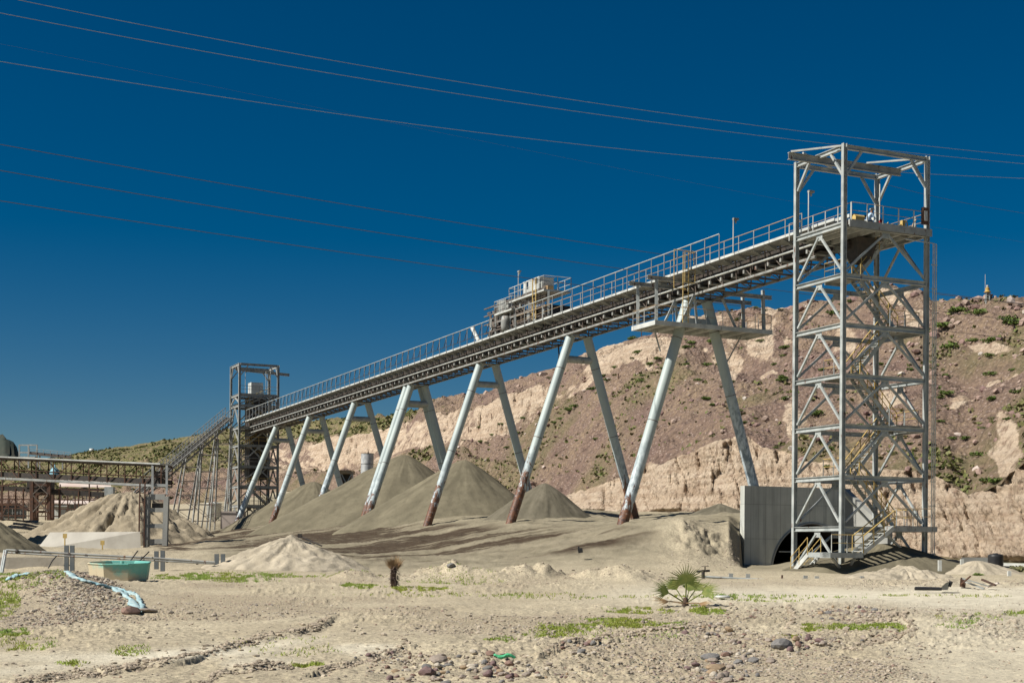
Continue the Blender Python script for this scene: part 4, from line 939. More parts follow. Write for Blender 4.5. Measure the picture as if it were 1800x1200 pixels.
for k in range(5):
    beam_part('inner_post', 'greybrown', ft_, W(141 + .3 * k, -2.2 + k * 1.05, 2.2), W(141 + .3 * k, -2.2 + k * 1.05, LV2[4]), .14, .14)
m = MB(); m.wbox(140.6, 142.4, -.9, .9, LV2[7] + .3, LV2[7] + 2.0); m.build('drive_housing', 'white', ft_)
for t_ in (-1.9, 1.2, 1.9): lamp_post(ft_, W(140.2, t_, LV2[7] + .2), 3.4)
m = MB(); m.ibeam(W(142, -2.9, LV2[-1] - .5), W(142, 5.3, LV2[-1] - .9), .25, .4); m.build('hoist_beam', 'steel2', ft_)
for z in (LV2[2], LV2[4]): beam_part('side_outrigger', 'steel2', ft_, W(144.6, -2.9, z), W(146.5, -3.6, 2.0), .2, .2)
m = MB(); c_ = P(410, 912, 203); m.box(c_ - Vector((0, 0, .8)), Vector((1.6, 0, 0)), Vector((0, 1, 0)), Vector((0, 0, 1.9)))
tag(m.build('concrete_block', simple('pinkish_concrete', (.42, .36, .32), (.35, .30, .27), .6, .9)), 'pinkish concrete block at the foot of the farthest leg', 'concrete block')

# ================================================================== INCLINED CONVEYOR with trestles
ic = thing('inclined_conveyor', 'steep side conveyor with white railings running down left from the far tower', 'conveyor', P(345, 900, 195))
A = P(403, 741, 209); B = P(240, 880, 178)
dv = (B - A).normalized(); sidev = dv.cross(Vector((0, 0, 1))).normalized()
U = Vector((0, 0, 1))
for k in (-1, 1):
    off = sidev * k * .6
    beam_part('lower_chord', 'chord', ic, A + off, B + off, .14, .2); beam_part('upper_chord', 'chord', ic, A + off + U * .9, B + off + U * .9, .1, .12)
    m = MB(); m.tube([A + off + U * 2.05, B + off + U * 2.05], .045, 6); m.tube([A + off + U * 1.5, B + off + U * 1.5], .035, 6); L = (B - A).length; n = int(L / 1.1)
    for i in range(n + 1):
        q = A.lerp(B, i / n) + off; m.beam(q, q + U * 2.05, .07, .07)
        if i < n and i % 2: m.beam(q + U * .9, A.lerp(B, (i + 1) / n) + off, .05, .05)
    m.build('side_railing', 'tray', ic)
m = MB(); m.beam(A + U * .6, B + U * .6, 1.2, .08); m.build('belt', 'rubber', ic)
GT = 'splayed lattice trestles under the steep side conveyor'
for (tx, ty), (lx_, ly), (rx, ry), lab in (((333, 815), (300, 946), (341, 944), 'trestle nearest the concrete trestle'), ((365, 783), (330, 944), (372, 945), 'middle trestle of the steep conveyor'), ((393, 762), (357, 940), (402, 928), 'trestle close to the far tower')):
    k = (tx - 403) / (238 - 403); c = A.lerp(B, k); D = c.y
    r_ = thing('lattice_trestle', 'thin grey splayed ' + lab, 'trestle', P((lx_ + rx) / 2, ly, D), GT)
    T1_, T2_ = c - Vector((1.0, 0, .1)), c + Vector((1.0, 0, -.1)); B1_, B2_ = P(lx_, ly, D), P(rx, ry, D)
    for dy in (-1.1, 1.1):
        o1, o2 = Vector((0, dy * .5, 0)), Vector((0, dy * 1.6, 0))
        for a, b_ in ((T1_, B1_), (T2_, B2_)): beam_part('leg', 'chord', r_, a + o1, b_ + o2, .18, .18)
        m = MB()
        for j in range(1, 6):
            f = j / 6; p1, p2 = (T1_ + o1).lerp(B1_ + o2, f), (T2_ + o1).lerp(B2_ + o2, f); m.beam(p1, p2, .09, .09)
            g = (j - 1) / 6; m.beam((T1_ + o1).lerp(B1_ + o2, g), p2, .06, .06)
        m.build('bracing', 'greybrown', r_)

# ================================================================== COVERED GALLERY at the left
gv = thing('belt_gallery', 'rusty truss belt gallery with a white roof sheet crossing the left side', 'conveyor gallery', P(150, 850, 170))
GA = P(293, 819, 152); GB0 = P(0, 806, 157); GB = GA + (GB0 - GA) * 1.9
gd = (GB - GA).normalized(); gs = gd.cross(U).normalized(); GL = (GB - GA).length; GH = 2.15
for k in (-1, 1):
    off = gs * k * 1.2
    beam_part('lower_chord', 'steel2', gv, GA + off - U * GH, GB + off - U * GH, .14, .24)
    beam_part('upper_chord', 'greybrown', gv, GA + off, GB + off, .12, .16)
    m = MB(); n = int(GL / 2.05)
    for i in range(n + 1):
        q = GA.lerp(GB, i / n) + off; m.beam(q, q - U * GH, .10, .10)
        if i < n:
            q2 = GA.lerp(GB, (i + 1) / n) + off
            if i < n * .28: m.beam(q, q2 - U * GH, .07, .07)
            else: m.beam(q2, q - U * GH, .07, .07)
    m.tube([GA + off - U * 1.2, GB + off - U * 1.2], .035, 5)
    m.build('truss_web', 'brown', gv)
m = MB(); m.beam(GA + U * .16, GB + U * .16, 2.9, .14, ); m.build('roof_sheet', 'white', gv)
m = MB(); m.beam(GA - U * (GH - .45), GB - U * (GH - .45), 2.2, .5); m.build('belt_and_walkway', 'dark', gv)
m = MB(); m.box(P(281, 838, 152.5), Vector((.7, 0, 0)), Vector((0, .8, 0)), U * .55); m.beam(P(266, 832, 151), P(294, 834, 151), .1, .12); m.beam(P(266, 845, 151.0), P(294, 822, 151.0), .08, .08); m.beam(P(266, 822, 151.1), P(294, 845, 151.1), .08, .08)
m.beam(P(272, 820, 151.2), P(272, 853, 151.2), .08, .08); m.beam(P(286, 820, 151.2), P(286, 853, 151.2), .08, .08); m.build('head_frame', 'greybrown', gv)
for x in (268, 293): beam_part('end_post', 'steel2', gv, P(x, 818, 151), P(x, 869, 150), .22, .22)
beam_part('end_beam', 'steel2', gv, P(266, 852, 150.6), P(295, 853, 150.6), .2, .3)
# concrete trestle under the gallery end
ct = thing('concrete_trestle', 'two bay concrete frame carrying the end of the rusty belt gallery', 'concrete frame', P(277, 952, 175))
for x in (260.5, 293): beam_part('column', 'concrete', ct, P(x, 872, 150) , P(x - 3, 962, 150), .5, .6, (0, 1, 0))
for y, h in ((873, .6), (896, .45), (924, .45), (951, .5)): beam_part('cross_beam', 'concrete', ct, P(262.8, y, 150.02), P(290.5, y, 150.02), .45, h)
m = MB(); m.beam(P(277, 884, 150.6), P(277, 892, 150.6), .9, 1.2, (0, 1, 0)); m.build('drive_box', 'dark', ct)
st = thing('steel_post_frame', 'thin rusty ladder frame just left of the concrete frame', 'steel frame', P(252, 955, 174))
for x in (246, 255): beam_part('post', 'brown', st, P(x, 848, 149.5), P(x - 2, 962, 149.5), .13, .13)
m = MB()
for y in (866, 882, 898, 914, 936): m.beam(P(246, y, 149.5), P(255, y + 1, 149.5), .08, .08)
m.beam(P(246, 866, 149.5), P(255, 898, 149.5), .06, .06); m.build('rungs', 'brown', st)
# rusty tower under the gallery
rt = thing('rusty_support_tower', 'rust brown lattice tower under the left part of the gallery', 'steel tower', P(72, 910, 172))
for x, D in ((56, 178.5), (86, 178.5), (63, 184), (92, 184)): beam_part('column', 'brown', rt, P(x, 842, D), P(x, 914, D), .42, .42, (0, 1, 0))
for y in (852, 868, 884, 899): 
    beam_part('cross_beam', 'brown', rt, P(58, y, 178.5), P(84, y, 178.5), .2, .28); beam_part('cross_beam', 'brown', rt, P(65, y, 184), P(90, y, 184), .2, .28)
m = MB()
for a, b_ in (((58, 868), (84, 844)), ((58, 844), (84, 868)), ((58, 899), (84, 870)), ((58, 870), (84, 899))): m.beam(P(*a, 178.2), P(*b_, 178.2), .12, .12)
m.build('diagonals', 'greybrown', rt)
rq = random.Random(9); m = MB()
for y in (858, 876, 892, 905): m.beam(P(-30, y, 186), P(178, y + 3, 186), .1, .14)
for x in range(-24, 178, 13): m.beam(P(x, 850 + rq.uniform(0, 14), 186), P(x, 914, 186), .12, .12)
for k in range(14): x = rq.uniform(-20, 165); m.beam(P(x, 876, 186), P(x + rq.choice((-13, 13)), 892 + rq.choice((0, 13)), 186), .07, .07)
m.build('pipe_rack', 'brown', rt)
m = MB(); m.box(P(72, 852, 181), Vector((1.1, 0, 0)), Vector((0, 2, 0)), U * .6); m.box(P(72, 862, 181), Vector((1.2, 0, 0)), Vector((0, 2, 0)), U * .25); m.build('machinery', 'dark', rt)
m = MB(); c = P(96, 834, 184); m.lathe(c, [(0, -.6), (.55, -.6), (.62, -.3), (.62, .4), (.35, .8), (.1, 1.0), (.1, 1.3), (0, 1.3)], 16); tag(m.build('dust_collector', 'blue'), 'small pale blue drum beside the rusty belt gallery truss', 'drum')
# second lower belt line
lb = thing('low_belt_line', 'dark low belt conveyor running behind the rusty columns', 'conveyor', P(110, 880, 182))
beam_part('belt_casing', 'dark', lb, P(-60, 855, 182), P(60, 860, 182), .8, .55); beam_part('belt_casing', 'dark', lb, P(86, 864, 182), P(182, 869, 182), .8, .65)
beam_part('inclined_strut', 'brown', lb, P(0, 854, 181), P(58, 845, 181), .2, .2)
for x in (4, 27, 41, 104, 138, 157): beam_part('post', 'brown', lb, P(x, 840 if x in (4, 157) else 858, 181.6), P(x, 912, 181.6), .14, .14)
m = MB(); m.box(P(193, 863, 182), Vector((.55, 0, 0)), Vector((0, .5, 0)), U * .55); m.build('drive_cabinet', 'steel', lb)
m = MB(); rail(m, [P(181, 878, 182), P(205, 876, 182)], 1.1, .7, r=.035, rp=.035); m.build('end_rail', 'steel2', lb)
# sheds
s1 = thing('open_shed', 'long open shed with a bleached pink and white sheet roof', 'shed', P(150, 868, 205))
m = MB()
def roof(m, x0, x1, ya, yb, D, dd, th=.08):
    a, b_, c, d_ = P(x0, yb, D), P(x1 + 4, yb + 2, D), P(x1, ya + 1, D + dd), P(x0 + 1, ya, D + dd); m.hexa([a, b_, c, d_, a + U * th, b_ + U * th, c + U * th, d_ + U * th])
roof(m, 104, 192, 843, 855, 205, 4); m.build('roof', 'roofpink', s1)
for x in (108, 130, 152, 172, 190): beam_part('post', 'greybrown', s1, P(x, 857, 205.5), P(x, 910, 205.5), .18, .18)
m = MB(); m.beam(P(104, 859, 205.3), P(195, 861, 205.3), .2, .35); m.build('eaves_beam', 'greybrown', s1)
s2 = thing('white_hut', 'small white walled hut under a low bleached roof behind the gallery', 'hut', P(105, 912, 192))
m = MB(); m.box(P(105, 899, 193), Vector((1.25, 0, 0)), Vector((0, 1.5, 0)), U * 1.0); m.build('wall', 'white', s2)
m = MB(); roof(m, 87, 126, 878, 884, 191, 4); m.build('roof', 'roofpink', s2)
m = MB(); m.beam(P(91, 889, 191.2), P(120, 889, 191.2), .3, .12); m.build('canopy', 'white', s2)
m = MB(); m.beam(P(98, 895, 191.35), P(98, 911, 191.35), .16, .04, (0, 1, 0)); m.build('corner_post', 'white', s2)
s3 = thing('lean_to_shed', 'low dark lean-to with a bleached roof right of the white hut', 'shed', P(150, 912, 194))
m = MB(); roof(m, 127, 178, 878, 885, 193, 4); m.build('roof', 'roofpink', s3)
m = MB(); m.box(P(150, 899, 197), Vector((2.2, 0, 0)), Vector((0, .2, 0)), U * 1.1); m.build('back_wall', 'dark', s3)
for x in (127, 141, 156): beam_part('post', 'steel2', s3, P(x, 886, 193.3), P(x, 912, 193.3), .16, .16)
tg = thing('grey_tank', 'long grey settling tank at the left edge under the gallery', 'tank', P(15, 912, 187))
m = MB(); m.box(P(5, 899, 188), Vector((2.6, 0, 0)), Vector((0, 1.5, 0)), U * .85); m.build('tank_wall', simple('tank_grey', (.22, .24, .24), (.16, .18, .18), .8, .7), tg)
m = MB(); m.box(P(5, 888, 188), Vector((2.75, 0, 0)), Vector((0, 1.6, 0)), U * .06); m.build('tank_rim', 'steel', tg)
m = MB(); rail(m, [P(-20, 912, 186.4), P(50, 912, 186.4)], 1.5, 1.0, r=.03, rp=.04); tag(m.build('mesh_fence', 'steel2'), 'low grey post fence in front of the grey tank', 'fence')
ws = thing('walkway_stair', 'rust brown railed walkway stepping down left of the rusty tower', 'walkway', P(25, 905, 184))
m = MB(); m.beam(P(-10, 886, 184), P(32, 886, 184), 1.0, .3); m.beam(P(32, 886, 184), P(50, 897, 184), 1.0, .2); m.build('deck', 'brown', ws)
m = MB(); rail(m, [P(-10, 885, 183.5), P(30, 885, 183.5), P(50, 896, 183.5)], 1.0, 1.0, r=.035, rp=.035); m.build('walkway_rail', 'brown', ws)
for x in (2, 27): beam_part('post', 'brown', ws, P(x, 887, 183.9), P(x, 912, 183.9), .16, .16)
# dark bush by hut is added with the plants
# pipe rack bank wall
m = MB(); m.hexa([P(64, 966, 149), P(248, 972, 144), P(248, 972, 146.5), P(66, 966, 151.5), P(88, 935, 149.6), P(246, 934, 144), P(246, 934, 146.5), P(90, 935, 151.5)])
tag(m.build('retaining_wall', simple('pale_concrete', (.40, .38, .33), (.31, .29, .25), .4, .9, bmp=.3, bs=6)), 'long low pale concrete wall with a sloping left end below the tan heap', 'retaining wall')
m = MB(); m.hexa([P(-70, 1012, 88.6), P(112, 1012, 88.6), P(112, 1012, 89.6), P(-70, 1012, 89.6), P(-70, 979, 88.6), P(112, 979, 88.6), P(112, 979, 89.6), P(-70, 979, 89.6)])
tag(m.build('kerb_wall', simple('worn_concrete', (.40, .37, .31), (.30, .27, .22), .7, .95, bmp=.8, bs=5)), 'worn low concrete wall under the pipes at the left edge', 'low wall')
m = MB(); m.hexa([P(22, 942, 184), P(40, 945, 184), P(54, 916, 187), P(36, 914, 187), P(24, 942, 186.5), P(56, 950, 186.5), P(56, 918, 190), P(38, 914, 190)])
tag(m.build('conveyor_boot', 'greybrown'), 'dark slanting chute set in the tan bank under the walkway', 'chute')
for x, y in ((114, 950), (180, 962)):
    m = MB(); p = P(x, y + 4, 140); m.beam(p - U * .4, p + U * .5, .1, .1); m.box(p + U * .7, Vector((.2, 0, .0)), Vector((0, .02, 0)), U * .22)
    tag(m.build('marker_post', 'yellow'), 'small ochre marker in front of the low pale wall, ' + ('its left one' if x < 150 else 'its right one beside the sand'), 'marker')
# far crane frame + conveyor
fc = thing('ship_loader_frame', 'distant open pale steel frame above the gallery roof at the left', 'steel frame', P(48, 812, 400))
for x in (34, 50, 65):
    beam_part('column', 'steel', fc, P(x, 781, 400), P(x, 822, 400), .35, .35, (0, 1, 0))
for y in (782, 795, 803): beam_part('beam', 'steel', fc, P(34, y, 400), P(65, y, 400), .3, .4)
fb = thing('far_belt', 'distant dark belt line running down right from the pale frame', 'conveyor', P(95, 803, 400))
beam_part('belt_casing', 'greybrown', fb, P(52, 796, 399), P(125, 803, 399), .8, .8)
m = MB(); rail(m, [P(52, 795, 398.5), P(125, 802, 398.5)], 1.1, 2, r=.06, rp=.07); m.build('belt_rail', 'steel2', fb)
for x in (70, 90, 110): beam_part('post', 'steel2', fb, P(x, 798, 399), P(x, 825, 399), .3, .3)
# white drum on the olive ridge, thin pole
p = hill_px(161, 794); m = MB(); m.lathe(p - U * .2, [(0, 0), (.9, 0), (.9, 1.4), (0, 1.5)], 16); tag(m.build('water_drum', 'white'), 'tiny white drum on the skyline of the olive ridge', 'drum')
p = hill_px(232, 782); m = MB(); m.tube([p - U * .5, p + U * 4.4 + Vector((.4, 0, 0))], .16, 7, .08); tag(m.build('utility_pole', 'brown'), 'thin dark pole on the skyline of the olive ridge', 'pole')
# silo, hopper, tank
sl_ = thing('pipe_silo', 'upright pale grey cylinder standing behind the tallest sand heap', 'silo', P(646, 850, 215))
m = MB(); p0, p1 = P(646, 797, 215), P(644.5, 852, 215); m.tube([p1, p0], .93, 24); m.build('shell', simple('streaked_white', (.55, .56, .55), (.30, .32, .33), 1.5, .5, rust=.1), sl_)
m = MB()
for f in (.0, .33, .8): c = p0.lerp(p1, f); m.tube([c + U * .03, c - U * .03], .96, 24)
m.build('band', 'dark', sl_)
hb_ = thing('hopper_frame', 'small dark hopper in a white cross-braced frame behind the sand', 'hopper', P(610, 872, 205))
for x in (598, 620): 
    for D in (204, 206.5): beam_part('post', 'steel', hb_, P(x, 828, D), P(x, 885, D), .15, .15)
m = MB(); m.beam(P(600, 832, 203.9), P(618, 868, 203.9), .12, .12); m.beam(P(618, 832, 203.85), P(600, 868, 203.85), .12, .12); m.build('cross_brace', 'steel', hb_)
m = MB(); m.beam(P(596, 830, 205.2), P(622, 830, 205.2), 3.0, .5); m.build('top_deck', 'railbrown', hb_)
m = MB(); m.box(P(607, 856, 206), Vector((.85, 0, 0)), Vector((0, .8, 0)), U * 1.8); m.build('hopper_body', 'dark', hb_)
tk = thing('white_tank', 'round white cone-bottomed tank on thin legs behind the trestles', 'tank', P(376, 920, 232))
m = MB(); c = P(376, 906, 232); m.lathe(c, [(.1, -1.1), (1.15, 0), (1.22, 1.8), (1.28, 1.85), (1.28, 2.0), (0, 2.25)], 20); m.build('shell', 'white', tk)
for dx in (-.9, 0, .9): beam_part('leg', 'steel2', tk, c + Vector((dx, -.4, 0)), c + Vector((dx, -.4, -3)), .12, .12)
# beacon on the hill
p = hill_px(1735, 531); bc = thing('hill_beacon', 'small ochre topped lattice beacon on the hill skyline at the right', 'beacon', p)
sc_ = p.y / 2525 
m = MB()
for k in range(4):
    a = math.pi / 4 + k * math.pi / 2; m.tube([p + Vector((5 * sc_ * math.cos(a), 5 * sc_ * math.sin(a), -.5)), p + Vector((3.2 * sc_ * math.cos(a), 3.2 * sc_ * math.sin(a), 14 * sc_))], .06, 5)
for z in (3, 7, 11): m.beam(p + Vector((-4 * sc_, -3 * sc_, z * sc_)), p + Vector((4 * sc_, -3 * sc_, (z + 2) * sc_)), .05, .05); m.beam(p + Vector((4 * sc_, -3 * sc_, z * sc_)), p + Vector((-4 * sc_, -3 * sc_, (z + 2) * sc_)), .05, .05)
m.build('lattice_legs', 'steel', bc)
m = MB(); m.lathe(p + U * 14 * sc_, [(0, 0), (6 * sc_, 0), (6 * sc_, 1.5 * sc_), (4 * sc_, 1.6 * sc_), (3.6 * sc_, 6 * sc_), (4.2 * sc_, 7 * sc_), (0, 11 * sc_)], 14); m.build('lantern_room', 'beacon', bc)
m = MB(); m.tube([p + U * 24 * sc_, p + U * 27 * sc_], .15, 6); m.tube([p + Vector((-4 * sc_, 0, 15 * sc_)), p + Vector((-4 * sc_, 0, 46 * sc_))], .03, 5); m.build('mast', 'white', bc)

# ================================================================== POWER CABLES
cables = [([(-400, -95), (20, 0), (300, 52), (600, 109), (1000, 175), (1340, 224), (1700, 264), (1900, 283), (2300, 315)], (62, 120), .016, 'cable_light', 'topmost pale power cable across the sky'),
 ([(-400, -60), (0, 25), (300, 78), (600, 133), (1000, 194), (1340, 241), (1631, 272), (1800, 287), (2300, 325)], (62, 120), .016, 'cable_light', 'second pale power cable, just under the topmost'),
 ([(-400, 40), (0, 107), (300, 157), (600, 202), (1000, 252), (1340, 287), (1631, 307), (1800, 311), (2300, 318)], (66, 122), .016, 'cable_light', 'third pale power cable, meeting the hoist frame of the tall tower'),
 ([(-400, 180), (0, 254), (300, 309), (600, 358), (867, 400), (1188, 450), (1480, 494), (1800, 534), (2300, 590)], (70, 175), .020, 'cable_brown', 'upper brown power cable passing behind the conveyor'),
 ([(-400, 228), (0, 300), (300, 352), (600, 398), (867, 440), (1119, 475), (1487, 526), (1800, 566), (2300, 620)], (72, 178), .022, 'cable_brown', 'middle brown power cable passing behind the conveyor'),
 ([(-400, 290), (0, 352), (300, 398), (500, 428), (820, 477), (1040, 505), (1487, 560), (1800, 596), (2300, 650)], (74, 181), .022, 'cable_brown', 'lowest brown power cable passing behind the belt tripper'),
 ([(-400, 5), (0, 75), (300, 130), (750, 235), (1070, 298), (1395, 356), (1640, 392), (1800, 424), (2300, 500)], (150, 190), .008, 'cable_brown', 'very thin dark cable between the pale and the brown ones'),
 ([(1340, 505), (1480, 533), (1640, 516), (1800, 535), (2300, 590)][2:], (140, 150), .03, 'cable_brown', 'thin dark cable over the hilltop right of the tall tower'),
 ([(1560, 325), (1640, 345), (1800, 375), (2300, 450)], (120, 140), .013, 'cable_brown', 'thin dark cable right of the hoist frame')]
for pts, (Da, Db), r_, mt, lab in cables:
    px = np.array([p[0] for p in pts], float); py = np.array([p[1] for p in pts], float)
    deg = min(3, len(pts) - 1); cf = np.polyfit(px, py, deg); out = []
    for i in range(61):
        x = px[0] + (px[-1] - px[0]) * i / 60; f = i / 60
        # straight run in plan: perspective-correct interpolation of depth
        D = 1 / ((1 - f) / Da + f / Db); out.append(P(x, float(np.polyval(cf, x)), D))
    m = MB(); m.tube(out, r_, 5); tag(m.build('power_cable', mt), lab, 'power cable', 'power cables crossing the sky')

# ================================================================== PIPES
def post_on(p, h, wd, mat, name, parent, dn=.3):
    g = gz(p.x, p.y); m = MB(); m.beam(Vector((p.x, p.y, g - dn)), Vector((p.x, p.y, g + h)), wd, wd * .5, (0, 1, 0)); return m.build(name, mat, parent)
pl = thing('pipe_run', 'pair of grey pipes carried on posts behind the turquoise basin', 'pipes', P(190, 1000, 84))
for dy, r_ in ((0, .085), (4.6, .065)):
    m = MB(); pts = [P(11, 966 + dy, 84.5 - dy * .03), P(120, 972.5 + dy, 84.3 - dy * .03), P(280, 981 + dy * .9, 84.2), P(378, 988 + dy * .5, 84.2)]; m.tube(pts, r_ * .8, 10); m.build('pipe', 'chord', pl)
for x0_, x1_ in ((11, 3), (8, 0)):
    m = MB(); m.tube([P(x0_, 967, 84.4), P(x1_, 1012, 83)], .07, 10); m.build('down_pipe', 'steel', pl)
for x in (28, 120, 150, 292, 345): 
    m = MB(); c = P(x, 967 + x * .06, 84.3); m.tube([c, c + Vector((.12, 0, -.007))], .13, 10); m.build('coupling', 'dark', pl)
for x, yt, yb in ((117, 958, 996), (127, 958, 1003), (275, 968, 994), (286, 967, 998), (381, 973, 988), (392, 973, 988)):
    D = 84.9; m = MB(); m.beam(P(x, yt, D), P(x, yb + 6, D), .25, .12, (0, 1, 0)); m.build('channel_post', simple('post_grey', (.10, .12, .13), (.16, .17, .17), 1, .6) if x == 117 else bpy.data.materials['post_grey'], pl)
for (a, b_, c_) in (((226, 990), (238, 973), (242, 968)), ((240, 990), (256, 975), (262, 969)), ((85, 998), (92, 985), (100, 976))):
    m = MB(); m.tube([P(*a, 83.4), P(*b_, 83.8), P(*c_, 84.2)], .035, 6); m.build('loose_hose', 'black', pl)
pr = thing('pipe_run', 'thin dark pipe lying low on short posts in front of the tunnel', 'pipe', P(1350, 1022, 76))
m = MB(); m.tube([P(1236, 1013, 76), P(1300, 1016.5, 76), P(1380, 1020, 76), P(1490, 1025, 76)], .06, 8); m.build('pipe', 'steel', pr)
for x, y in ((1285, 1007), (1315, 1008), (1375, 1010), (1416, 1011), (1436, 1012)):
    m = MB(); m.beam(P(x, y, 76.3), P(x - 1, y + 16, 76.3), .22 if x != 1375 else .08, .1, (0, 1, 0)); m.build('short_post', 'steel2' if x != 1375 else 'brown', pr)
m = MB(); c = P(1236, 1004, 76); m.tube([c - U * .5, c + U * .1], .09, 8); m.tube([c + Vector((-.35, 0, 0)), c + Vector((.35, 0, .05))], .06, 8); m.tube([c + Vector((.1, 0, .1)), c + Vector((.1, 0, .28))], .03, 6); m.lathe(c + Vector((.1, 0, .26)), [(0, 0), (.2, 0), (.2, .03), (0, .03)], 12)
m.build('valve', 'dark', pr)
# turquoise basin
m, t, b = new_mat('worn_turquoise_paint'); oc = N(t, 'ShaderNodeTexCoord').outputs['Object']; sp = N(t, 'ShaderNodeSeparateXYZ'); t.links.new(oc, sp.inputs[0])
c = mix(t, ramp(t, noise(t, 1.6, 5), [(.35, 0.), (.65, 1.)]), (.13, .42, .37), (.20, .47, .40))
low = math_(t, 'ADD', math_(t, 'MULTIPLY', sp.outputs[2], 0.75), math_(t, 'ADD', math_(t, 'MULTIPLY', math_(t, 'SUBTRACT', noise(t, 2.2, 6, .7), .5), .9), math_(t, 'MULTIPLY', sp.outputs[0], 0.22)))
c = mix(t, ramp(t, low, [(.34, 1.), (.60, 0.)]), c, (.52, .45, .31)); c = mix(t, ramp(t, noise(t, 3, 6, .8, stretch=(1, 1, .5)), [(.62, 0.), (.70, 1.)]), c, (.16, .07, .04))
t.links.new(c, b.inputs['Base Color']); b.inputs['Roughness'].default_value = .6; MAT['turq'] = m
D = 66; bc_ = P(210, 1023, D); Rb = 55 / F * D; zg = gz(bc_.x, bc_.y)
tb = thing('turquoise_basin', 'worn eight sided turquoise basin stained cream and brown, on the cobbled rise', 'basin', bc_)
zt0 = P(210, 989, D).z; zb0 = P(210, 1019, D).z; m = MB(); vs = []; N8 = 8
ang = [math.radians(22.5 + 45 * k + 8) for k in range(8)]
tilt = lambda v: Vector((v.x, v.y, v.z + (v.y - D) * .045))
for R_, z in ((Rb * .93, zb0), (Rb, zt0), (Rb * .93, zt0), (Rb * .84, zb0 + .12)):
    for a in ang: vs.append(tilt(Vector((bc_.x + R_ * math.cos(a), D + R_ * math.sin(a), z))))
fs = [tuple(range(8))[::-1]]
for j in range(3):
    for k in range(8): fs.append((j * 8 + k, j * 8 + (k + 1) % 8, (j + 1) * 8 + (k + 1) % 8, (j + 1) * 8 + k))
fs.append(tuple(range(24, 32))); m.add(vs, fs); m.build('shell', 'turq', tb)
m = MB()
for k in range(8):
    a, b_ = vs[8 + k], vs[8 + (k + 1) % 8]; m.tube([a + U * .01, b_ + U * .01], .04, 6)
m.build('rim', MAT['turq'], tb)
m = MB(); p = P(215, 990, 66.6); m.tube([p - U * .5, p + U * .12], .09, 10); m.build('inner_pipe', 'turq', tb)
m = MB()
for dx in (-.8, .0, .8): m.beam(Vector((bc_.x + dx - .15, D - .6, zb0 - .05)), Vector((bc_.x + dx - .15, D + .6, zb0 - .05)), .25, .2)
m.build('wooden_bearers', 'brown', tb)
# crushed blue cloth hose
def cloth(pts, wd, name, label, mat, cat='cloth'):
    pts = [gp(*p) for p in pts]; vs = []; n = 120; k = 12
    L = len(pts) - 1
    for i in range(n):
        f = i / (n - 1) * L; a = min(int(f), L - 1); c = pts[a].lerp(pts[a + 1], f - a); dr = (pts[a + 1] - pts[a]).normalized(); sd_ = dr.cross(U).normalized()
        g = gz(c.x, c.y) + .05
        tp_ = min(1, i / 8 + .12, (n - 1 - i) / 8 + .05); ww = 1.35 * wd * (.75 + .4 * float(vn(i * .15, 3.0))) * tp_
        for j in range(k):
            an = 2 * math.pi * j / k; rr_ = 1 + .45 * float(vn(i * .5, j * 1.7, seed=8))
            vs.append(Vector((c.x, c.y, g)) + sd_ * math.cos(an) * ww * rr_ + U * (math.sin(an) * .055 * rr_ * tp_ + .01))
    fs = [(i * k + j, i * k + (j + 1) % k, (i + 1) * k + (j + 1) % k, (i + 1) * k + j) for i in range(n - 1) for j in range(k)]
    m = MB(); m.add(vs, fs, True); return tag(m.build(name, mat), label, cat)
MAT['cloth'] = simple('faded_blue_cloth', (.20, .36, .40), (.42, .50, .49), 5, .8, bmp=.6, bs=14)
MAT['cloth'].use_backface_culling = False
cloth([(112, 1006), (128, 1016), (150, 1024), (175, 1030), (200, 1036), (218, 1046), (232, 1058), (240, 1072), (246, 1080)], .11, 'plastic_cover', 'crumpled pale blue sheet trailing down the cobbles below the basin', 'cloth')
cloth([(200, 1034), (228, 1044), (243, 1052), (250, 1066), (249, 1080)], .07, 'plastic_cover', 'narrow fold of blue sheet looping beside the crumpled one', 'cloth')
cloth([(10, 1022), (24, 1016), (42, 1012), (52, 1009)], .10, 'plastic_cover', 'short strip of blue sheet in the grass at the left edge', 'cloth')
# green net bag
p = gp(887, 1168, 12); gb = []; n = 26; k = 14
MAT['greenbag'] = simple('green_plastic', (.05, .33, .14), (.10, .45, .24), 8, .45, bmp=.5, bs=30)
m = MB(); vs = []
for i in range(n):
    f = i / (n - 1) * 2 - 1
    for j in range(k):
        a = 2 * math.pi * j / k; q = 1 + .3 * float(vn(i * .6, j * 1.3, seed=5)); h = math.sqrt(max(0, 1 - f * f)) ** .7
        vs.append(p + Vector((f * .20, math.cos(a) * .07 * h * q, .13 + math.sin(a) * .035 * h * q + .02 * math.sin(f * 5))))
m.add(vs, [(i * k + j, i * k + (j + 1) % k, (i + 1) * k + (j + 1) % k, (i + 1) * k + j) for i in range(n - 1) for j in range(k)], True)
tag(m.build('plastic_bag', 'greenbag'), 'crumpled bright green plastic bag among the stones in the foreground', 'plastic bag')
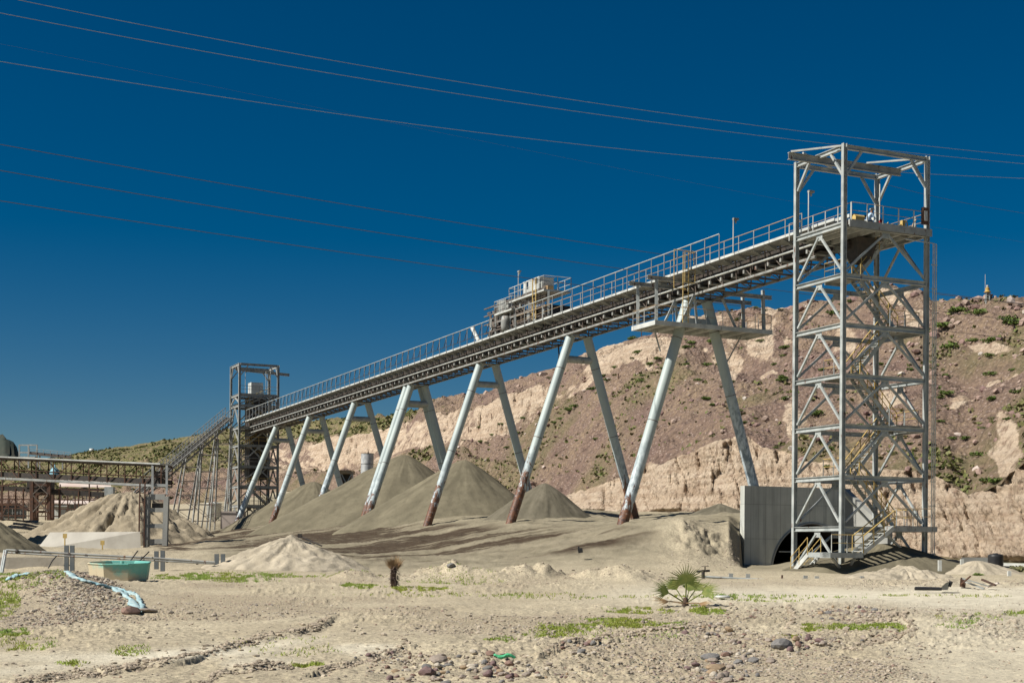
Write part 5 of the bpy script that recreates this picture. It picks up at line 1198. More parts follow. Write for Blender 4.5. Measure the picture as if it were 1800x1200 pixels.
# debris at the right
def px_thing(name, label, cat, x, y, D): return thing(name, label, cat, P(x, y, D))
db = px_thing('scrap_pipe', 'black pipe with a torn grey cover lying on the road edge', 'scrap', 1635, 1036, 61)
m = MB(); m.tube([P(1608, 1034, 61), P(1655, 1034.5, 61)], .07, 10); m.tube([P(1609, 1031.5, 61.2), P(1652, 1032.5, 61.2)], .03, 8); m.build('pipe', 'black', db)
m = MB(); m.hexa([P(1650, 1036, 61), P(1664, 1036, 61.2), P(1666, 1036, 62), P(1653, 1036, 62), P(1662, 1024, 61), P(1669, 1021, 61.2), P(1672, 1022, 61.8), P(1664, 1026, 61.8)]); m.build('torn_cover', 'tray', db)
m = MB(); m.tube([P(1668, 1030, 61.3), P(1672, 1021, 61.3)], .09, 8); m.build('cap', 'black', db)
db = px_thing('scrap_heap', 'rusted steel beams and sheet scrap half buried at the right', 'scrap', 1715, 1032, 65)
for a, b_, w_, mt in (((1692, 1016), (1738, 1030), .1, 'tray'), ((1697, 1022), (1730, 1034), .12, 'steel2'), ((1726, 1018), (1750, 1028), .14, 'brown'), ((1690, 1026), (1706, 1012), .08, 'brown'), ((1735, 1031), (1755, 1024), .12, 'roofpink')):
    m = MB(); m.beam(P(*a, 65), P(*b_, 64.5), w_, w_ * .6); m.build('beam', mt, db)
m = MB(); m.hexa([P(1687, 1030, 65), P(1696, 1032, 65), P(1697, 1032, 65.6), P(1688, 1030, 65.6), P(1688, 1016, 65), P(1697, 1022, 65), P(1698, 1021, 65.6), P(1690, 1014, 65.6)]); m.build('plate', 'brown', db)
bt = px_thing('water_tank', 'round black plastic tank behind the scrub at the right edge', 'water tank', 1750, 998, 98)
m = MB(); p = P(1750, 999, 98); h = 26 / F * 98; m.lathe(p, [(0, 0), (.5, 0)] + [(.5 + (.02 if i % 2 else 0), h * i / 9) for i in range(9)] + [(.46, h * .95), (.3, h), (0, h)], 24); m.build('shell', 'black', bt)
m = MB(); m.lathe(p + U * (h - .01), [(0, .0), (.16, .0), (.16, .06), (0, .07)], 14); m.build('lid', 'black', bt)
m = MB(); m.hexa([P(1688, 995, 101), P(1738, 998, 101), P(1738, 998, 103), P(1688, 995, 103), P(1690, 979, 101), P(1738, 979, 101), P(1738, 979, 103), P(1690, 979, 103)])
tag(m.build('block_wall', 'concrete'), 'low shaded grey wall left of the black tank', 'low wall')
m = MB(); m.hexa([P(1764, 994, 99), P(1900, 1000, 96), P(1900, 1000, 98), P(1764, 994, 101), P(1764, 989, 99), P(1900, 992, 96), P(1900, 992, 98), P(1764, 989, 101)])
tag(m.build('concrete_kerb', 'white'), 'white topped kerb right of the black tank', 'kerb')
for x, y, h_, D, lab in ((1652, 1000, 16, 80, 'short white post right of the tall tower foot'), (1691, 993, 11, 84, 'white topped post on the smooth pale mound'), (1774, 1016, 13, 80, 'small white post in the scrub at the right edge'), (1515, 1019, 7, 76, 'small grey stub post at the end of the low pipe')):
    m = MB(); m.beam(P(x, y + 3, D), P(x, y - h_, D), .18, .18, (0, 1, 0)); tag(m.build('marker_post', 'white' if x > 1600 else 'steel2'), lab, 'post')
p = gp(1270, 1053, 30); m = MB(); m.lathe(p + U * .02, [(0, 0), (.28, .0), (.32, .06), (.22, .10), (0, .08)], 14); tag(m.build('plastic_sheet', 'white'), 'flat white scrap of plastic on the ground right of the green palm', 'litter')
m = MB(); m.tube([P(527, 941, 86.8), P(545, 950, 86.6), P(566, 959, 86.4)], .05, 6); m.box(P(527, 941, 86.8), Vector((.12, 0, 0)), Vector((0, .1, 0)), U * .12); tag(m.build('bent_rod', 'dark'), 'dark rod lying against the pale gravelly heap', 'rod')
m = MB(); p = P(1020, 967, 88); m.box(p, Vector((.14, 0, .03)), Vector((0, .12, 0)), Vector((-.03, 0, .14))); m.box(p + Vector((-.1, 0, .15)), Vector((.05, 0, 0)), Vector((0, .05, 0)), U * .1); tag(m.build('scrap_block', 'black'), 'small black block on the bare sand bank', 'scrap')

# ================================================================== PLANTS
def leafmat(name, c1, c2):
    m, t, b = new_mat(name); oi = N(t, 'ShaderNodeObjectInfo').outputs['Random']
    c = mix(t, ramp(t, noise(t, 6, 3), [(.35, 0.), (.65, 1.)]), c1, c2); c = mix(t, math_(t, 'MULTIPLY', oi, .5), c, tuple(x * .6 for x in c1)); t.links.new(c, b.inputs['Base Color'])
    b.inputs['Roughness'].default_value = .6; b.inputs['Specular IOR Level'].default_value = .2; return m
MAT['palm'] = leafmat('palm_green', (.10, .135, .03), (.20, .21, .055)); MAT['palmdry'] = leafmat('dry_palm', (.36, .25, .13), (.22, .13, .07))
MAT['palmtrunk'] = simple('shaggy_palm_trunk', (.10, .065, .045), (.05, .035, .028), 6, .95, bmp=.8, bs=20)
MAT['shrub'] = leafmat('shrub_green', (.085, .135, .028), (.14, .185, .045)); MAT['shrubdry'] = leafmat('shrub_olive', (.16, .15, .07), (.11, .115, .05))
def fan(m, base, dirv, size, nseg=22, spread=150, droop=.15, stem=.5, nv=None):
    dirv = Vector(dirv).normalized(); side = dirv.cross(Vector(nv or (random.uniform(-.5, .5), -1, .25))).normalized()
    side = (side + Vector((0, random.uniform(-.3, .3), 0))).normalized()
    h = base + dirv * size * stem; m.tube([base, h], size * .018, 5)
    for i in range(nseg):
        a = math.radians(-spread / 2 + spread * i / (nseg - 1)) ; d_ = (dirv * math.cos(a) + side * math.sin(a)).normalized(); nrm = dirv.cross(side).normalized()
        L = size * (.48 if abs(a) > 1.1 else .62) * random.uniform(.8, 1.08); w_ = size * .016; lat = d_.cross(nrm).normalized()
        mid = h + d_ * L * .42; tip = h + d_ * L - U * L * droop * random.uniform(.6, 1.6) + nrm * random.uniform(-.06, .06) * L
        m.add([h - lat * w_ * .3, mid - lat * w_ + nrm * .004, mid + lat * w_ + nrm * .004, h + lat * w_ * .3, tip], [(0, 1, 2, 3), (1, 4, 2)])
g = gp(1205, 1062, 30); sc1 = g.y / F * 1.25
pm = thing('fan_palm', 'young green fan palm with three spread leaves in the middle ground', 'palm', g)
for dr, sz in (((.02, -.1, 1), 58), ((-.9, -.2, .55), 56), ((.9, -.3, .58), 52), ((-.6, .3, .95), 46), ((.6, .4, .75), 48), ((.3, .5, .9), 40)):
    m = MB(); fan(m, g + U * .04, dr, sz * sc1, 28, 220 if dr[0] == .02 else 110, nv=(0, -1, .2) if dr[0] == .02 else (dr[0] * .2, -.55, 1)); m.build('leaf', 'palm', pm)
for dr, sz in (((-.9, -.3, .10), 50), ((.8, -.5, .02), 40), ((-.5, -.9, .05), 38), ((.2, -1, .05), 34)):
    m = MB(); fan(m, g + U * .05, dr, sz * sc1, 16, 90, .02, nv=(0, -.4, 1)); m.build('dry_leaf', 'palmdry', pm)
m = MB(); m.tube([g - U * .05, g + U * 10 * sc1], 5 * sc1, 10, 3 * sc1); m.build('trunk', 'palmtrunk', pm)
g = gp(693, 1031, 40); sc1 = g.y / F
pm = thing('fan_palm', 'dried brown palm with a shaggy dark trunk on the grassy strip', 'palm', g)
vs = []; m = MB(); m.tube([g - U * .05, g + Vector((-.05, 0, 16 * sc1)), g + Vector((-.02, 0, 32 * sc1))], 5.5 * sc1, 12, 5 * sc1)
for i in range(260):
    a = random.uniform(0, 6.28); z = random.uniform(0, 38) * sc1; R_ = 5.5 * sc1; q = g + Vector((math.cos(a) * R_, math.sin(a) * R_, z)); o_ = Vector((math.cos(a), math.sin(a), -.6)) * random.uniform(3, 8) * sc1; w_ = Vector((-math.sin(a), math.cos(a), 0)) * sc1 * 1.3
    m.add([q - w_, q + w_, q + o_], [(0, 1, 2)])
m.build('trunk', 'palmtrunk', pm)
for k in range(20):
    a = k * 2.4; e = random.uniform(1.6, 6); m = MB(); fan(m, g + U * 24 * sc1, (math.cos(a), math.sin(a) * .7, e), random.uniform(30, 46) * sc1, 12, 64, .0, .12); m.build('dry_leaf', 'palmdry', pm)
def shrub_mesh(seed, n=300, flat=.55, leaf=.10):
    r = np.random.default_rng(seed); lob = [(r.uniform(-.55, .55), r.uniform(-.55, .55), r.uniform(.05, .3), r.uniform(.3, .55)) for _ in range(6)]
    vs = []; fs = []
    for i in range(n):
        cx, cy, cz, R = lob[i % 6]; d = r.normal(size=3); d /= np.linalg.norm(d); rr = R * r.uniform(.6, 1.08); c = np.array([cx, cy, cz]) + d * rr * np.array([1, 1, flat]); c[2] = abs(c[2]) 
        u = r.normal(size=3); u /= np.linalg.norm(u); v = np.cross(u, r.normal(size=3)); v /= np.linalg.norm(v); s = leaf * r.uniform(.6, 1.4); k = len(vs)
        vs += [c - u * s, c + v * s * .6, c + u * s, c - v * s * .6]; fs.append((k, k + 1, k + 2, k + 3))
    return np.array(vs), fs
SH = []
for sd_, mt in ((1, 'shrub'), (2, 'shrub'), (3, 'shrubdry'), (4, 'shrub'), (5, 'shrubdry')):
    v_, f_ = shrub_mesh(sd_, 340); me = bpy.data.meshes.new('shrub'); me.from_pydata(v_.tolist(), [], f_); me.materials.append(MAT[mt]); SH.append(me)
def shrub(p, size, me, label, group, flat=1.0):
    o = bpy.data.objects.new('shrub', me); COL.objects.link(o); o.location = p - U * size * .05; o.scale = (size, size, size * flat); o.rotation_euler = (0, 0, random.uniform(0, 6.28)); tag(o, label, 'shrub', group); return o
big = [(1780, 566, 28), (1738, 600, 24), (1662, 610, 24), (1715, 548, 22), (1690, 545, 24), (1658, 575, 20), (1722, 552, 14), (1775, 560, 20), (1742, 656, 16), (1785, 690, 18), (1745, 700, 16), (1662, 692, 18), (1664, 660, 14), (1648, 700, 12), (1740, 625, 14), (1706, 600, 10), (1776, 650, 12), (1720, 800, 18), (1735, 848, 20), (1750, 845, 18), (1655, 740, 12), (1672, 770, 10), (1700, 770, 12), (1770, 735, 10),
 (1462, 553, 16), (1442, 650, 13), (1437, 728, 18), (1370, 668, 12), (1372, 665, 12), (1385, 700, 14), (1600, 650, 14), (1545, 640, 10), (1497, 528, 12), (1380, 610, 12), (1375, 625, 10), (1360, 640, 9), (1275, 543, 9), (1238, 700, 12), (1252, 713, 10), (1215, 602, 12), (1205, 640, 10), (1160, 648, 12), (1178, 690, 8), (1225, 668, 10), (1240, 640, 14), (1255, 600, 14), (1262, 640, 10), (1210, 610, 12), (1120, 618, 12), (1145, 640, 12), (1155, 630, 10), (1094, 590, 7), (1112, 594, 12), (1080, 645, 10), (1060, 660, 8), (1105, 680, 10), (1125, 672, 9), (1140, 680, 8),
 (1000, 722, 14), (1010, 716, 12), (985, 735, 10), (1040, 685, 12), (1050, 680, 10), (1065, 668, 12), (972, 745, 9), (1013, 777, 7), (1048, 771, 8), (920, 735, 8), (905, 760, 9), (890, 790, 7), (960, 700, 8), (1130, 660, 8), (865, 765, 8), (880, 745, 8), (845, 775, 9), (1165, 658, 9), (1300, 560, 9), (1320, 590, 8), (1335, 600, 8), (1345, 545, 7), (1285, 672, 8), (1297, 722, 9), (1287, 700, 7), (1310, 745, 8), (1455, 820, 12), (1462, 790, 9), (1405, 790, 9), (1567, 770, 8), (1600, 780, 9), (1640, 800, 9),
 (700, 720, 9), (690, 728, 8), (660, 736, 10), (640, 742, 9), (720, 722, 7), (690, 745, 7)]
GS = {'r': 'green shrubs on the hill right of the tall tower', 'm': 'green shrubs on the hill behind the tall tower and nearest leg frame', 'l': 'green shrubs on the hill between the conveyor legs'}
LS = {'r': 'rounded green shrub on the stony reddish hillside right of the tall tower', 'm': 'rounded green shrub on the reddish hillside behind the tall tower or the nearest legs', 'l': 'low green shrub on the hillside seen between the conveyor legs'}
for x, y, sz in big:
    p = hill_px(x, y + sz * .15); k = 'r' if x > 1640 else 'm' if x > 1170 else 'l'
    shrub(p, sz / F * p.y * 1.15, SH[random.choice((0, 1, 3))], LS[k], GS[k], .75)
for i in range(110):
    x = random.uniform(1150, 1810) if i % 2 else random.uniform(760, 1330); m_ = random.choice((1.08, 1.15, 1.22, 1.3, 1.38, 1.46, 1.52, 1.58)) + random.uniform(-.03, .03)
    p = hill_at(x, m_); k = 'r' if x > 1640 else 'm' if x > 1170 else 'l'
    shrub(p, random.uniform(.25, .7), SH[random.choice((0, 2, 4))], LS[k], GS[k], .8)
for i in range(60):
    x = random.uniform(150, 760); m_ = random.uniform(1.43, 1.64) if x > 440 else random.uniform(1.25, 1.62); p = hill_at(x, m_)
    shrub(p, random.uniform(.6, 1.5), SH[random.choice((0, 2, 3, 4))], 'olive green shrub on the grassy ridge at the left of the hill', 'olive shrubs on the grassy ridge at the left', .6)
for x, y, sz, lab in ((1790, 1004, 34, 'large olive shrub behind the white post at the right edge'), (1768, 1000, 22, 'grey olive shrub below the black tank'), (1735, 1004, 16, 'low shrub on the pale mound left of the black tank'), (1720, 1014, 14, 'small green shrub above the scrap beams')):
    p = P(x, y, 88 if y < 1010 else 80); shrub(Vector((p.x, p.y, max(gz(p.x, p.y), p.z - .4))), sz / F * p.y, SH[2] if 'green' not in lab else SH[0], lab, None, .8)
p = P(132, 912, 189); shrub(p, 1.3, SH[2], 'dark shrub between the white hut and the tan heap', None, 1.2)
# fence posts on the slope
for i, (x, y, h_) in enumerate(((1087, 668, 10), (1135, 640, 9), (838, 800, 10), (826, 806, 10), (1127, 592, 9), (822, 760, 9), (862, 736, 9))):
    p = hill_px(x, y); m = MB(); m.beam(p - U * .3, p + U * h_ / F * p.y, .14, .14); tag(m.build('fence_post', 'brown'), 'lone weathered fence post on the scree slope behind the legs', 'fence post', 'fence posts on the scree slope')

# ---- grass (small blades)
def pip(cx, cy, rx, ry, n): return [(cx + rx * r * math.cos(a), cy + ry * r * math.sin(a)) for r, a in [(math.sqrt(random.random()) if random.random() < .8 else random.random() * 1.25, random.uniform(0, 6.283)) for _ in range(n)]]
patches = [(350, 1013, 95, 7, 2600), (470, 1010, 80, 5, 800), (420, 1020, 60, 4, 500), (30, 1035, 35, 16, 1300), (0, 1070, 35, 22, 1500), (18, 1124, 30, 8, 1200), (100, 1018, 60, 8, 700), (640, 1031, 40, 4.5, 900), (740, 1035, 50, 4, 900), (600, 1010, 70, 5, 500), (800, 1018, 90, 6, 500), (60, 1048, 60, 10, 700), (40, 1005, 50, 5, 500), (50, 1140, 60, 8, 300),
 (1000, 1105, 50, 8, 1500), (1080, 1095, 60, 7, 1800), (1150, 1098, 60, 5, 700), (960, 1118, 40, 6, 500), (1120, 1072, 60, 5, 700), (1245, 1076, 30, 6, 1400), (1225, 1068, 15, 4, 300), (1260, 1045, 60, 4, 250), (1500, 1102, 55, 7, 2200), (1560, 1097, 30, 5, 700), (1430, 1104, 20, 5, 500), (1395, 1123, 22, 3, 400), (880, 1130, 25, 4, 250), (1340, 1050, 80, 5, 250), (1700, 1085, 60, 6, 350), (1690, 1097, 40, 5, 250), (1790, 1075, 30, 4, 200), (540, 1168, 30, 4, 200), (130, 1175, 25, 5, 150), (230, 1150, 40, 8, 150), (1100, 1115, 120, 12, 350), (500, 1140, 90, 14, 150), (1330, 1044, 200, 3, 250), (1660, 1040, 120, 2, 200), (900, 1045, 250, 5, 500)]
gvs = []; gfs = []; gt = []
for cx, cy, rx, ry, n in patches:
    for x, y in pip(cx, cy, rx, ry, int(n * 1.5)):
        if float(vn(x * .10, y * .4, 0, 12)) + .5 * float(vn(x * .3, y * .9, 0, 14)) < random.uniform(-.35, .25): continue
        D = float(flatD(y)); r = ray(x, y); X = r[0] * D
        z = gz(X, D)
        for k in range(2):
            a = random.uniform(0, 6.28); h_ = random.uniform(.02, .06) * (1 + .5 * (D > 45)); w_ = .010 + .005 * (D > 45); ox, oy = random.uniform(-.06, .06), random.uniform(-.06, .06); i0 = len(gvs)
            lx_, ly_ = random.uniform(-.05, .05), random.uniform(-.05, .05); cs, sn = math.cos(a) * w_, math.sin(a) * w_
            gvs += [(X + ox - cs, D + oy - sn, z - .01), (X + ox + cs, D + oy + sn, z - .01), (X + ox + lx_ + cs * .6, D + oy + ly_, z + h_), (X + ox + lx_ - cs * .6, D + oy + ly_, z + h_)]
            gfs.append((i0, i0 + 1, i0 + 2, i0 + 3)); q = random.random(); yl = .5 + .5 * float(vn(x * .02, y * .05, 0, 3)); c = (.19 + .17 * yl * q, .26 + .07 * q, .035 + .04 * q, 1); gt += [c] * 4
m, t, b = new_mat('short_grass'); t.links.new(attr(t, 'tint', 'Color'), b.inputs['Base Color']); b.inputs['Roughness'].default_value = .6; b.inputs['Specular IOR Level'].default_value = .15
o = raw_mesh('grass', gvs, gfs, m, smooth=False, tints=gt); o['kind'] = 'stuff'; o['label'] = 'short bright green grass in patches on the dry ground'; o['category'] = 'grass'

# ================================================================== STONES
def rock_proto(seed, sub=2, ang=.25):
    bm = bmesh.new(); bmesh.ops.create_icosphere(bm, subdivisions=sub, radius=1); r = random.Random(seed)
    pl = [(Vector((r.gauss(0, 1), r.gauss(0, 1), r.gauss(0, 1))).normalized(), r.uniform(.62, .9)) for _ in range(7)]
    sc3 = (r.uniform(.8, 1.3), r.uniform(.75, 1.1), r.uniform(.5, .8))
    for v in bm.verts:
        p = v.co.copy()
        for n_, d_ in pl:
            k = p.dot(n_)
            if k > d_: p -= n_ * (k - d_) * (1 - ang)
        p += p.normalized() * .06 * float(vn(p.x * 2, p.y * 2, p.z * 2, seed)); v.co = Vector((p.x * sc3[0], p.y * sc3[1], p.z * sc3[2]))
    me = bpy.data.meshes.new('stone'); bm.to_mesh(me); bm.free(); return me
STC = [((.30, .25, .20), (.22, .18, .15)), ((.20, .19, .175), (.14, .135, .13)), ((.24, .155, .12), (.17, .11, .085)), ((.47, .42, .34), (.38, .33, .26)), ((.33, .25, .16), (.26, .18, .11)), ((.20, .13, .12), (.13, .09, .085))]
SM = [simple('stone_' + n_, c1, c2, 6, .85, bmp=.4, bs=18) for n_, (c1, c2) in zip(('brown', 'grey', 'red', 'pale', 'ochre', 'maroon'), STC)]
RP = []
for i in range(6):
    for j in range(6):
        if j == 0: base = rock_proto(50 + i); me = base
        else: me = base.copy()
        me.materials.clear(); me.materials.append(SM[j]); RP.append(me)
KN = ['brown', 'grey', 'reddish', 'pale', 'ochre', 'maroon']
clusters = [ (770, 1180, 110, 28, 60, (6, 15)), (880, 1180, 60, 22, 26, (6, 14)), (700, 1160, 70, 14, 18, (5, 10)), (960, 1185, 50, 14, 10, (5, 9)), (1030, 1138, 45, 14, 22, (6, 13)), (1270, 1115, 55, 22, 26, (6, 14)), (1300, 1160, 60, 18, 26, (7, 16)), (1265, 1185, 70, 18, 24, (8, 18)), (1495, 1078, 70, 12, 46, (4, 9)), (1400, 1130, 70, 16, 30, (6, 16)), (1470, 1128, 60, 12, 26, (6, 14)), (1570, 1108, 40, 14, 26, (5, 10)), (1530, 1180, 60, 18, 22, (6, 14)), (1615, 1140, 60, 10, 12, (4, 9)), (920, 1118, 60, 10, 12, (4, 9)), (1330, 1078, 60, 14, 20, (4, 9)), (165, 1070, 65, 22, 74, (6, 17)), (120, 1050, 70, 18, 44, (6, 15)), (80, 1095, 60, 10, 16, (5, 12)), (1000, 1000, 280, 8, 24, (4, 9))]
def put_stone(x, y, s, kind, label, group, flat=1.0, Dm=8):
    D = float(flatD(y)) if y > 1000 else 75; p = gp(x, y, max(8, D * .75), D * 1.3 + 6)
    o = bpy.data.objects.new('stone', RP[random.randrange(6) * 6 + kind]); COL.objects.link(o); r_ = s * 1.3 / 2 / F * p.y
    o.location = p + U * r_ * .25; o.scale = (r_, r_ * random.uniform(.8, 1.2), r_ * flat); o.rotation_euler = (random.uniform(-.3, .3), random.uniform(-.3, .3), random.uniform(0, 6.28)); tag(o, label, 'stone', group); return o
cnt = 0
for ci, (cx, cy, rx, ry, n, (a, b_)) in enumerate(clusters):
    cob = ci in (16, 17, 18)
    for x, y in pip(cx, cy, rx, ry, n):
        if y > 1215 or cnt >= 292: continue
        s = a + (b_ - a) * random.random() ** 2.2; kd = random.choices(range(6), (4, 3, 2, 2, 1.2, 1.5))[0]
        if cob: lab, grp = KN[kd] + ' cobble set in the eroded slope under the turquoise basin', 'cobbles below the turquoise basin, ' + KN[kd]
        elif ci == 19: lab, grp = KN[kd] + ' stone on the pale rubble berm behind the road', 'stones on the rubble berm, ' + KN[kd]
        else:
            side = 'in the middle foreground' if x < 1150 else 'on the right of the foreground'
            lab, grp = KN[kd] + ' stone lying loose on the dry soil ' + side, KN[kd] + ' stones ' + side
        put_stone(x, y, s, kd, lab, grp); cnt += 1
put_stone(1374, 1140, 36, 1, 'largest rounded grey boulder in the right foreground', None, .8); put_stone(148, 1062, 1, 0, 'x', None) if False else None
put_stone(229, 1078, 26, 2, 'reddish brown block at the lower end of the blue sheet', None, .8); put_stone(258, 1076, 24, 0, 'flat dark brown rock beside the end of the blue sheet', None, .5)
put_stone(836, 1173, 11, 1, 'small dark stone with a bluish face left of the green bag', None); put_stone(1258, 1178, 32, 4, 'long ochre slab in the right foreground stones', None, .5)
put_stone(1248, 1160, 26, 1, 'dark grey rock above the long ochre slab', None, .7); put_stone(750, 1185, 24, 5, 'dark maroon rock at the bottom of the middle stone cluster', None, .9)
put_stone(770, 1163, 28, 0, 'flat brown rock at the top of the middle stone cluster', None, .6); put_stone(793, 996, 12, 1, 'dark round rock on the pale berm behind the dry palm', None, 1.0)
# pebbles and clods: far too many to count
def scatter_mesh(name, pts, sizes, tints, mat, seed=3, sub=1, flat=.6):
    bm = bmesh.new(); bmesh.ops.create_icosphere(bm, subdivisions=1, radius=1); v0 = np.array([v.co[:] for v in bm.verts]); f0 = np.array([[v.index for v in f.verts] for f in bm.faces]); bm.free()
    if sub == 0:
        v0 = np.array([(1, 0, 0), (-1, 0, 0), (0, 1, 0), (0, -1, 0), (0, 0, 1), (0, 0, -1)], float); f0 = np.array([(0, 2, 4), (2, 1, 4), (1, 3, 4), (3, 0, 4), (2, 0, 5), (1, 2, 5), (3, 1, 5), (0, 3, 5)])
    r = np.random.default_rng(seed); n = len(pts); pts = np.asarray(pts); sizes = np.asarray(sizes)
    V = v0[None] * (1 + r.uniform(-.28, .28, (n, len(v0), 1))); sc3 = r.uniform(.7, 1.3, (n, 1, 3)); sc3[:, :, 2] *= flat; V = V * sc3 * sizes[:, None, None]
    a = r.uniform(0, 6.28, n); ca, sa = np.cos(a)[:, None], np.sin(a)[:, None]; X = V[:, :, 0] * ca - V[:, :, 1] * sa; Y = V[:, :, 0] * sa + V[:, :, 1] * ca; V = np.stack([X, Y, V[:, :, 2]], -1) + pts[:, None, :]
    Fc = (f0[None] + (np.arange(n) * len(v0))[:, None, None]).reshape(-1, 3); T = np.repeat(np.asarray(tints), len(v0), 0); T = np.concatenate([T, np.ones((len(T), 1))], 1)
    return raw_mesh(name, V.reshape(-1, 3), Fc, mat, smooth=False, tints=T)
m, t, b = new_mat('loose_stone'); t.links.new(mix(t, ramp(t, noise(t, 4, 4), [(.3, 0.), (.7, .35)]), attr(t, 'tint', 'Color'), (.22, .17, .13)), b.inputs['Base Color']); b.inputs['Roughness'].default_value = .9; b.inputs['Specular IOR Level'].default_value = .15
MAT['loose'] = m
pal = np.array([(.36, .30, .23), (.40, .35, .27), (.20, .185, .165), (.27, .19, .15), (.50, .45, .37), (.31, .25, .18), (.28, .245, .20), (.42, .36, .28)])
def field(n, yr, fn, sz, seed, dens=None):
    r = np.random.default_rng(seed); y = r.uniform(*yr, n); x = r.uniform(-40, 1840, n); D = np.interp(y, [1000, 1010, 1021, 1039, 1059, 1100, 1150, 1208, 1400], [84, 76, 68, 59, 50, 37, 27.5, 21, 11.7])
    xx = x + 0 * D; k = np.ones(n, bool)
    if dens is not None: k = r.uniform(0, 1, n) < dens(xx, D, y)
    xx, D, y = xx[k], D[k], y[k]; D = D + r.uniform(-.25, .25, len(D)); s = sz(r, len(D)) * (D / F); z = terr(xx, D) + s * .15
    return np.stack([(xx - HX) / F * D, D, z], -1), s, pal[r.integers(0, len(pal), len(D))] * r.uniform(.85, 1.15, (len(D), 1))
dn = lambda x, D, y: np.clip(.12 + 1.1 * sstep(-.15, .45, fbm((x - HX) / F * D * .22 + 3, D * .1, 0, 4, 101)) , 0, 1) * (1 - .85 * np.exp(-((D - 58) / 7.0) ** 2) * sstep(950, 1250, x))
p1, s1_, t1_ = field(30000, (1062, 1240), None, lambda r, n: .7 + 2.6 * r.uniform(0, 1, n) ** 5, 5, dn)
p2, s2_, t2_ = field(9000, (1010, 1064), None, lambda r, n: .5 + 1.3 * r.uniform(0, 1, n) ** 4, 6, dn)
# denser pebbles in the stone clusters
r = np.random.default_rng(8); ex = []
for ci, (cx, cy, rx, ry, n, ab) in enumerate(clusters):
    mlt = 26 if ci in (16, 17, 18) else 11
    for x, y in pip(cx, cy, rx * 1.15, ry * 1.2, n * mlt):
        if 1002 < y < 1240: ex.append((x, float(flatD(y))))
ex = np.array(ex); se = (1.0 + 3.2 * r.uniform(0, 1, len(ex)) ** 2.5) * ex[:, 1] / F; pe = np.stack([(ex[:, 0] - HX) / F * ex[:, 1], ex[:, 1], terr(ex[:, 0], ex[:, 1]) + se * .2], -1); te = pal[r.integers(0, len(pal), len(ex))] * r.uniform(.75, 1.1, (len(ex), 1))
p3, s3_, t3_ = field(5200, (1085, 1235), None, lambda r, n: 2.2 + 4.0 * r.uniform(0, 1, n) ** 3, 7, dn); t3_ = np.array([.40, .345, .265]) * np.random.default_rng(2).uniform(.75, 1.1, (len(t3_), 1))
p1 = np.concatenate([p1, p3]); s1_ = np.concatenate([s1_, s3_]); t1_ = np.concatenate([t1_, t3_])
lp = []
for L in LEDGES:
    for (x0_, y0_), (x1_, y1_) in zip(L[:-1], L[1:]):
        for q in range(int(math.hypot(x1_ - x0_, y1_ - y0_) * 2.6)):
            f = random.random(); lp.append((x0_ + (x1_ - x0_) * f + random.gauss(0, 2), y0_ + (y1_ - y0_) * f + random.gauss(1.5, 2.6)))
lp = np.array([q for q in lp if 1010 < q[1] < 1240]); lD = np.interp(lp[:, 1], [1000, 1010, 1021, 1039, 1059, 1100, 1150, 1208, 1400], [84, 76, 68, 59, 50, 37, 27.5, 21, 11.7]); ls = (1.4 + 4.5 * np.random.default_rng(4).uniform(0, 1, len(lD)) ** 2.5) * lD / F
p1 = np.concatenate([p1, np.stack([(lp[:, 0] - HX) / F * lD, lD, terr(lp[:, 0], lD) + ls * .25], -1)]); s1_ = np.concatenate([s1_, ls]); t1_ = np.concatenate([t1_, np.array([.38, .32, .24]) * np.random.default_rng(6).uniform(.6, 1.2, (len(lD), 1))])
o = scatter_mesh('gravel', np.concatenate([p1, p2, pe]), np.concatenate([s1_, s2_, se]), np.concatenate([t1_, t2_, te]), MAT['loose']); tag(o, 'loose pebbles and clods strewn over the dry ground', 'gravel', kind='stuff')
# rubble on berm and bank
r = np.random.default_rng(12); n = 2600; x = r.uniform(580, 1200, n); D = 74 + r.normal(0, 1.8, n); x = np.concatenate([x, r.uniform(1180, 1300, 900), r.uniform(1480, 1800, 900)]); D = np.concatenate([D, r.uniform(84, 99, 900), 69 + r.normal(0, 2.2, 900)])
s = (.4 + 1.7 * r.uniform(0, 1, len(x)) ** 5) * D / F; o = scatter_mesh('rubble', np.stack([(x - HX) / F * D, D, terr(x, D) + s * .2], -1), s, np.array([(.42, .36, .27), (.36, .30, .23), (.48, .42, .33), (.26, .21, .17)])[r.integers(0, 4, len(x))], MAT['loose'], 4); tag(o, 'small rubble on the low berm behind the road', 'rubble', kind='stuff')
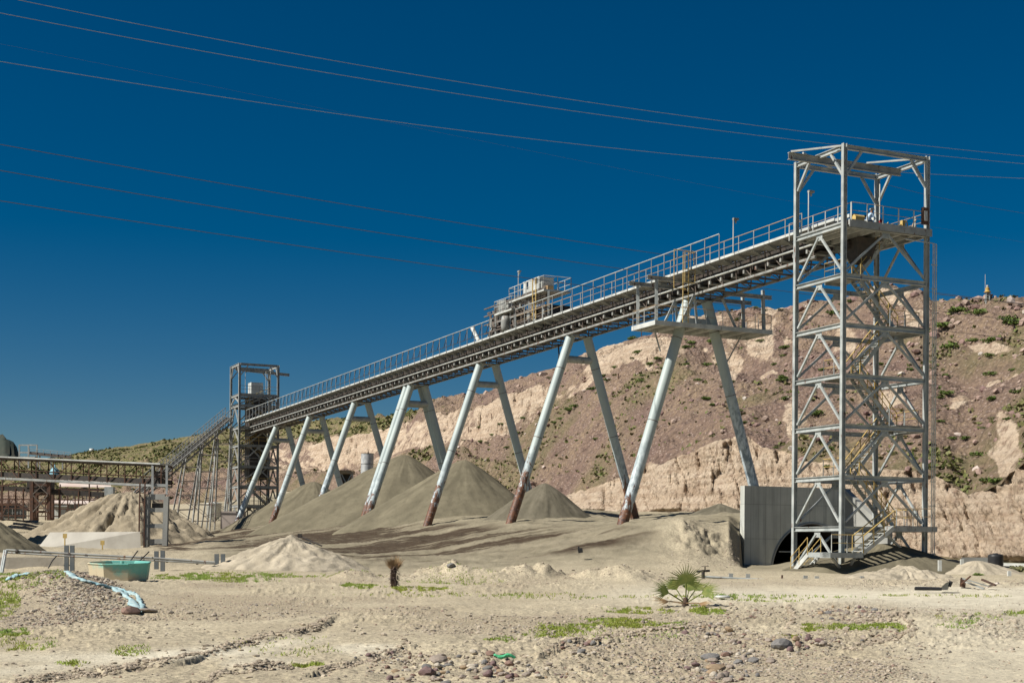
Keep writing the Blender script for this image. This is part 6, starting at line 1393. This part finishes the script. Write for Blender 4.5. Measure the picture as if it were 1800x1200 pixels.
# hillside rocks
r = np.random.default_rng(15); n = 16000; xi = r.integers(0, len(hx), n); mi = r.integers(2, len(hm) - 22, n)
dens = .25 + .9 * sstep(-.1, .4, fbm(hx[xi] * .012, hm[mi] * 14, 0, 3, 9)); k = (r.uniform(0, 1, n) < dens) & (hx[xi] > 700) & (hx[xi] < 1900) & (cl[mi, xi] < .5); xi, mi = xi[k], mi[k]
s = (.05 + .42 * r.uniform(0, 1, len(xi)) ** 7) * (1 + .9 * (hm[mi] > 1.45)); pts = hv.reshape(HXX.shape + (3,))[mi, xi] + np.stack([r.uniform(-.3, .3, len(xi)), r.uniform(-.3, .3, len(xi)), s * .2], -1)
pp = np.array([(.34, .24, .20), (.26, .17, .15), (.50, .42, .37), (.36, .27, .22), (.22, .14, .13), (.58, .52, .46)]); o = scatter_mesh('scree', pts, s, pp[r.choice(6, len(xi), p=[.3, .25, .08, .2, .14, .03])], MAT['loose'], 5, flat=.75); tag(o, 'loose reddish and pale rocks strewn over the hillside', 'scree', kind='stuff')
# low dry scrub over the ridge and slopes
r = np.random.default_rng(19); n = 60000; xi = r.integers(0, len(hx), n); mi = r.integers(60, len(hm) - 14, n); pr_ = np.clip(olive[mi, xi] * .9 + .06, 0, 1) * (cl[mi, xi] < .3) * sstep(-.25, .2, fbm(hx[xi] * .02, hm[mi] * 20, 0, 3, 4)); k = (r.uniform(0, 1, n) < pr_) & (hx[xi] > -40) & (hx[xi] < 1850); xi, mi = xi[k], mi[k]
base = hv.reshape(HXX.shape + (3,))[mi, xi]; vs = []; fs = []; ts = []
nk = len(xi); s = r.uniform(.10, .34, nk) * (1 + .8 * (hx[xi] < 760)); 
for q in range(3):
    u = r.normal(size=(nk, 3)); u /= np.linalg.norm(u, axis=1)[:, None]; w_ = np.cross(u, r.normal(size=(nk, 3))); w_ /= np.linalg.norm(w_, axis=1)[:, None]; c = base + r.uniform(-.25, .25, (nk, 3)) * np.array([1, 1, 0]) + np.array([0, 0, 1]) * (s * .5)[:, None]
    sq = s[:, None]; vs.append(np.stack([c - u * sq, c + w_ * sq * .6, c + u * sq, c - w_ * sq * .6], 1).reshape(-1, 3)); g_ = r.uniform(0, 1, (nk, 1)); col_ = np.array([.20, .18, .08]) * (1 - g_) + np.array([.10, .125, .035]) * g_; ts.append(np.repeat(np.concatenate([col_, np.ones((nk, 1))], 1), 4, 0))
vs = np.concatenate(vs); o = raw_mesh('scrub', vs, np.arange(len(vs)).reshape(-1, 4), bpy.data.materials['short_grass'], smooth=False, tints=np.concatenate(ts)); tag(o, 'thin dry scrub and grass tufts over the hillside', 'scrub', kind='stuff')
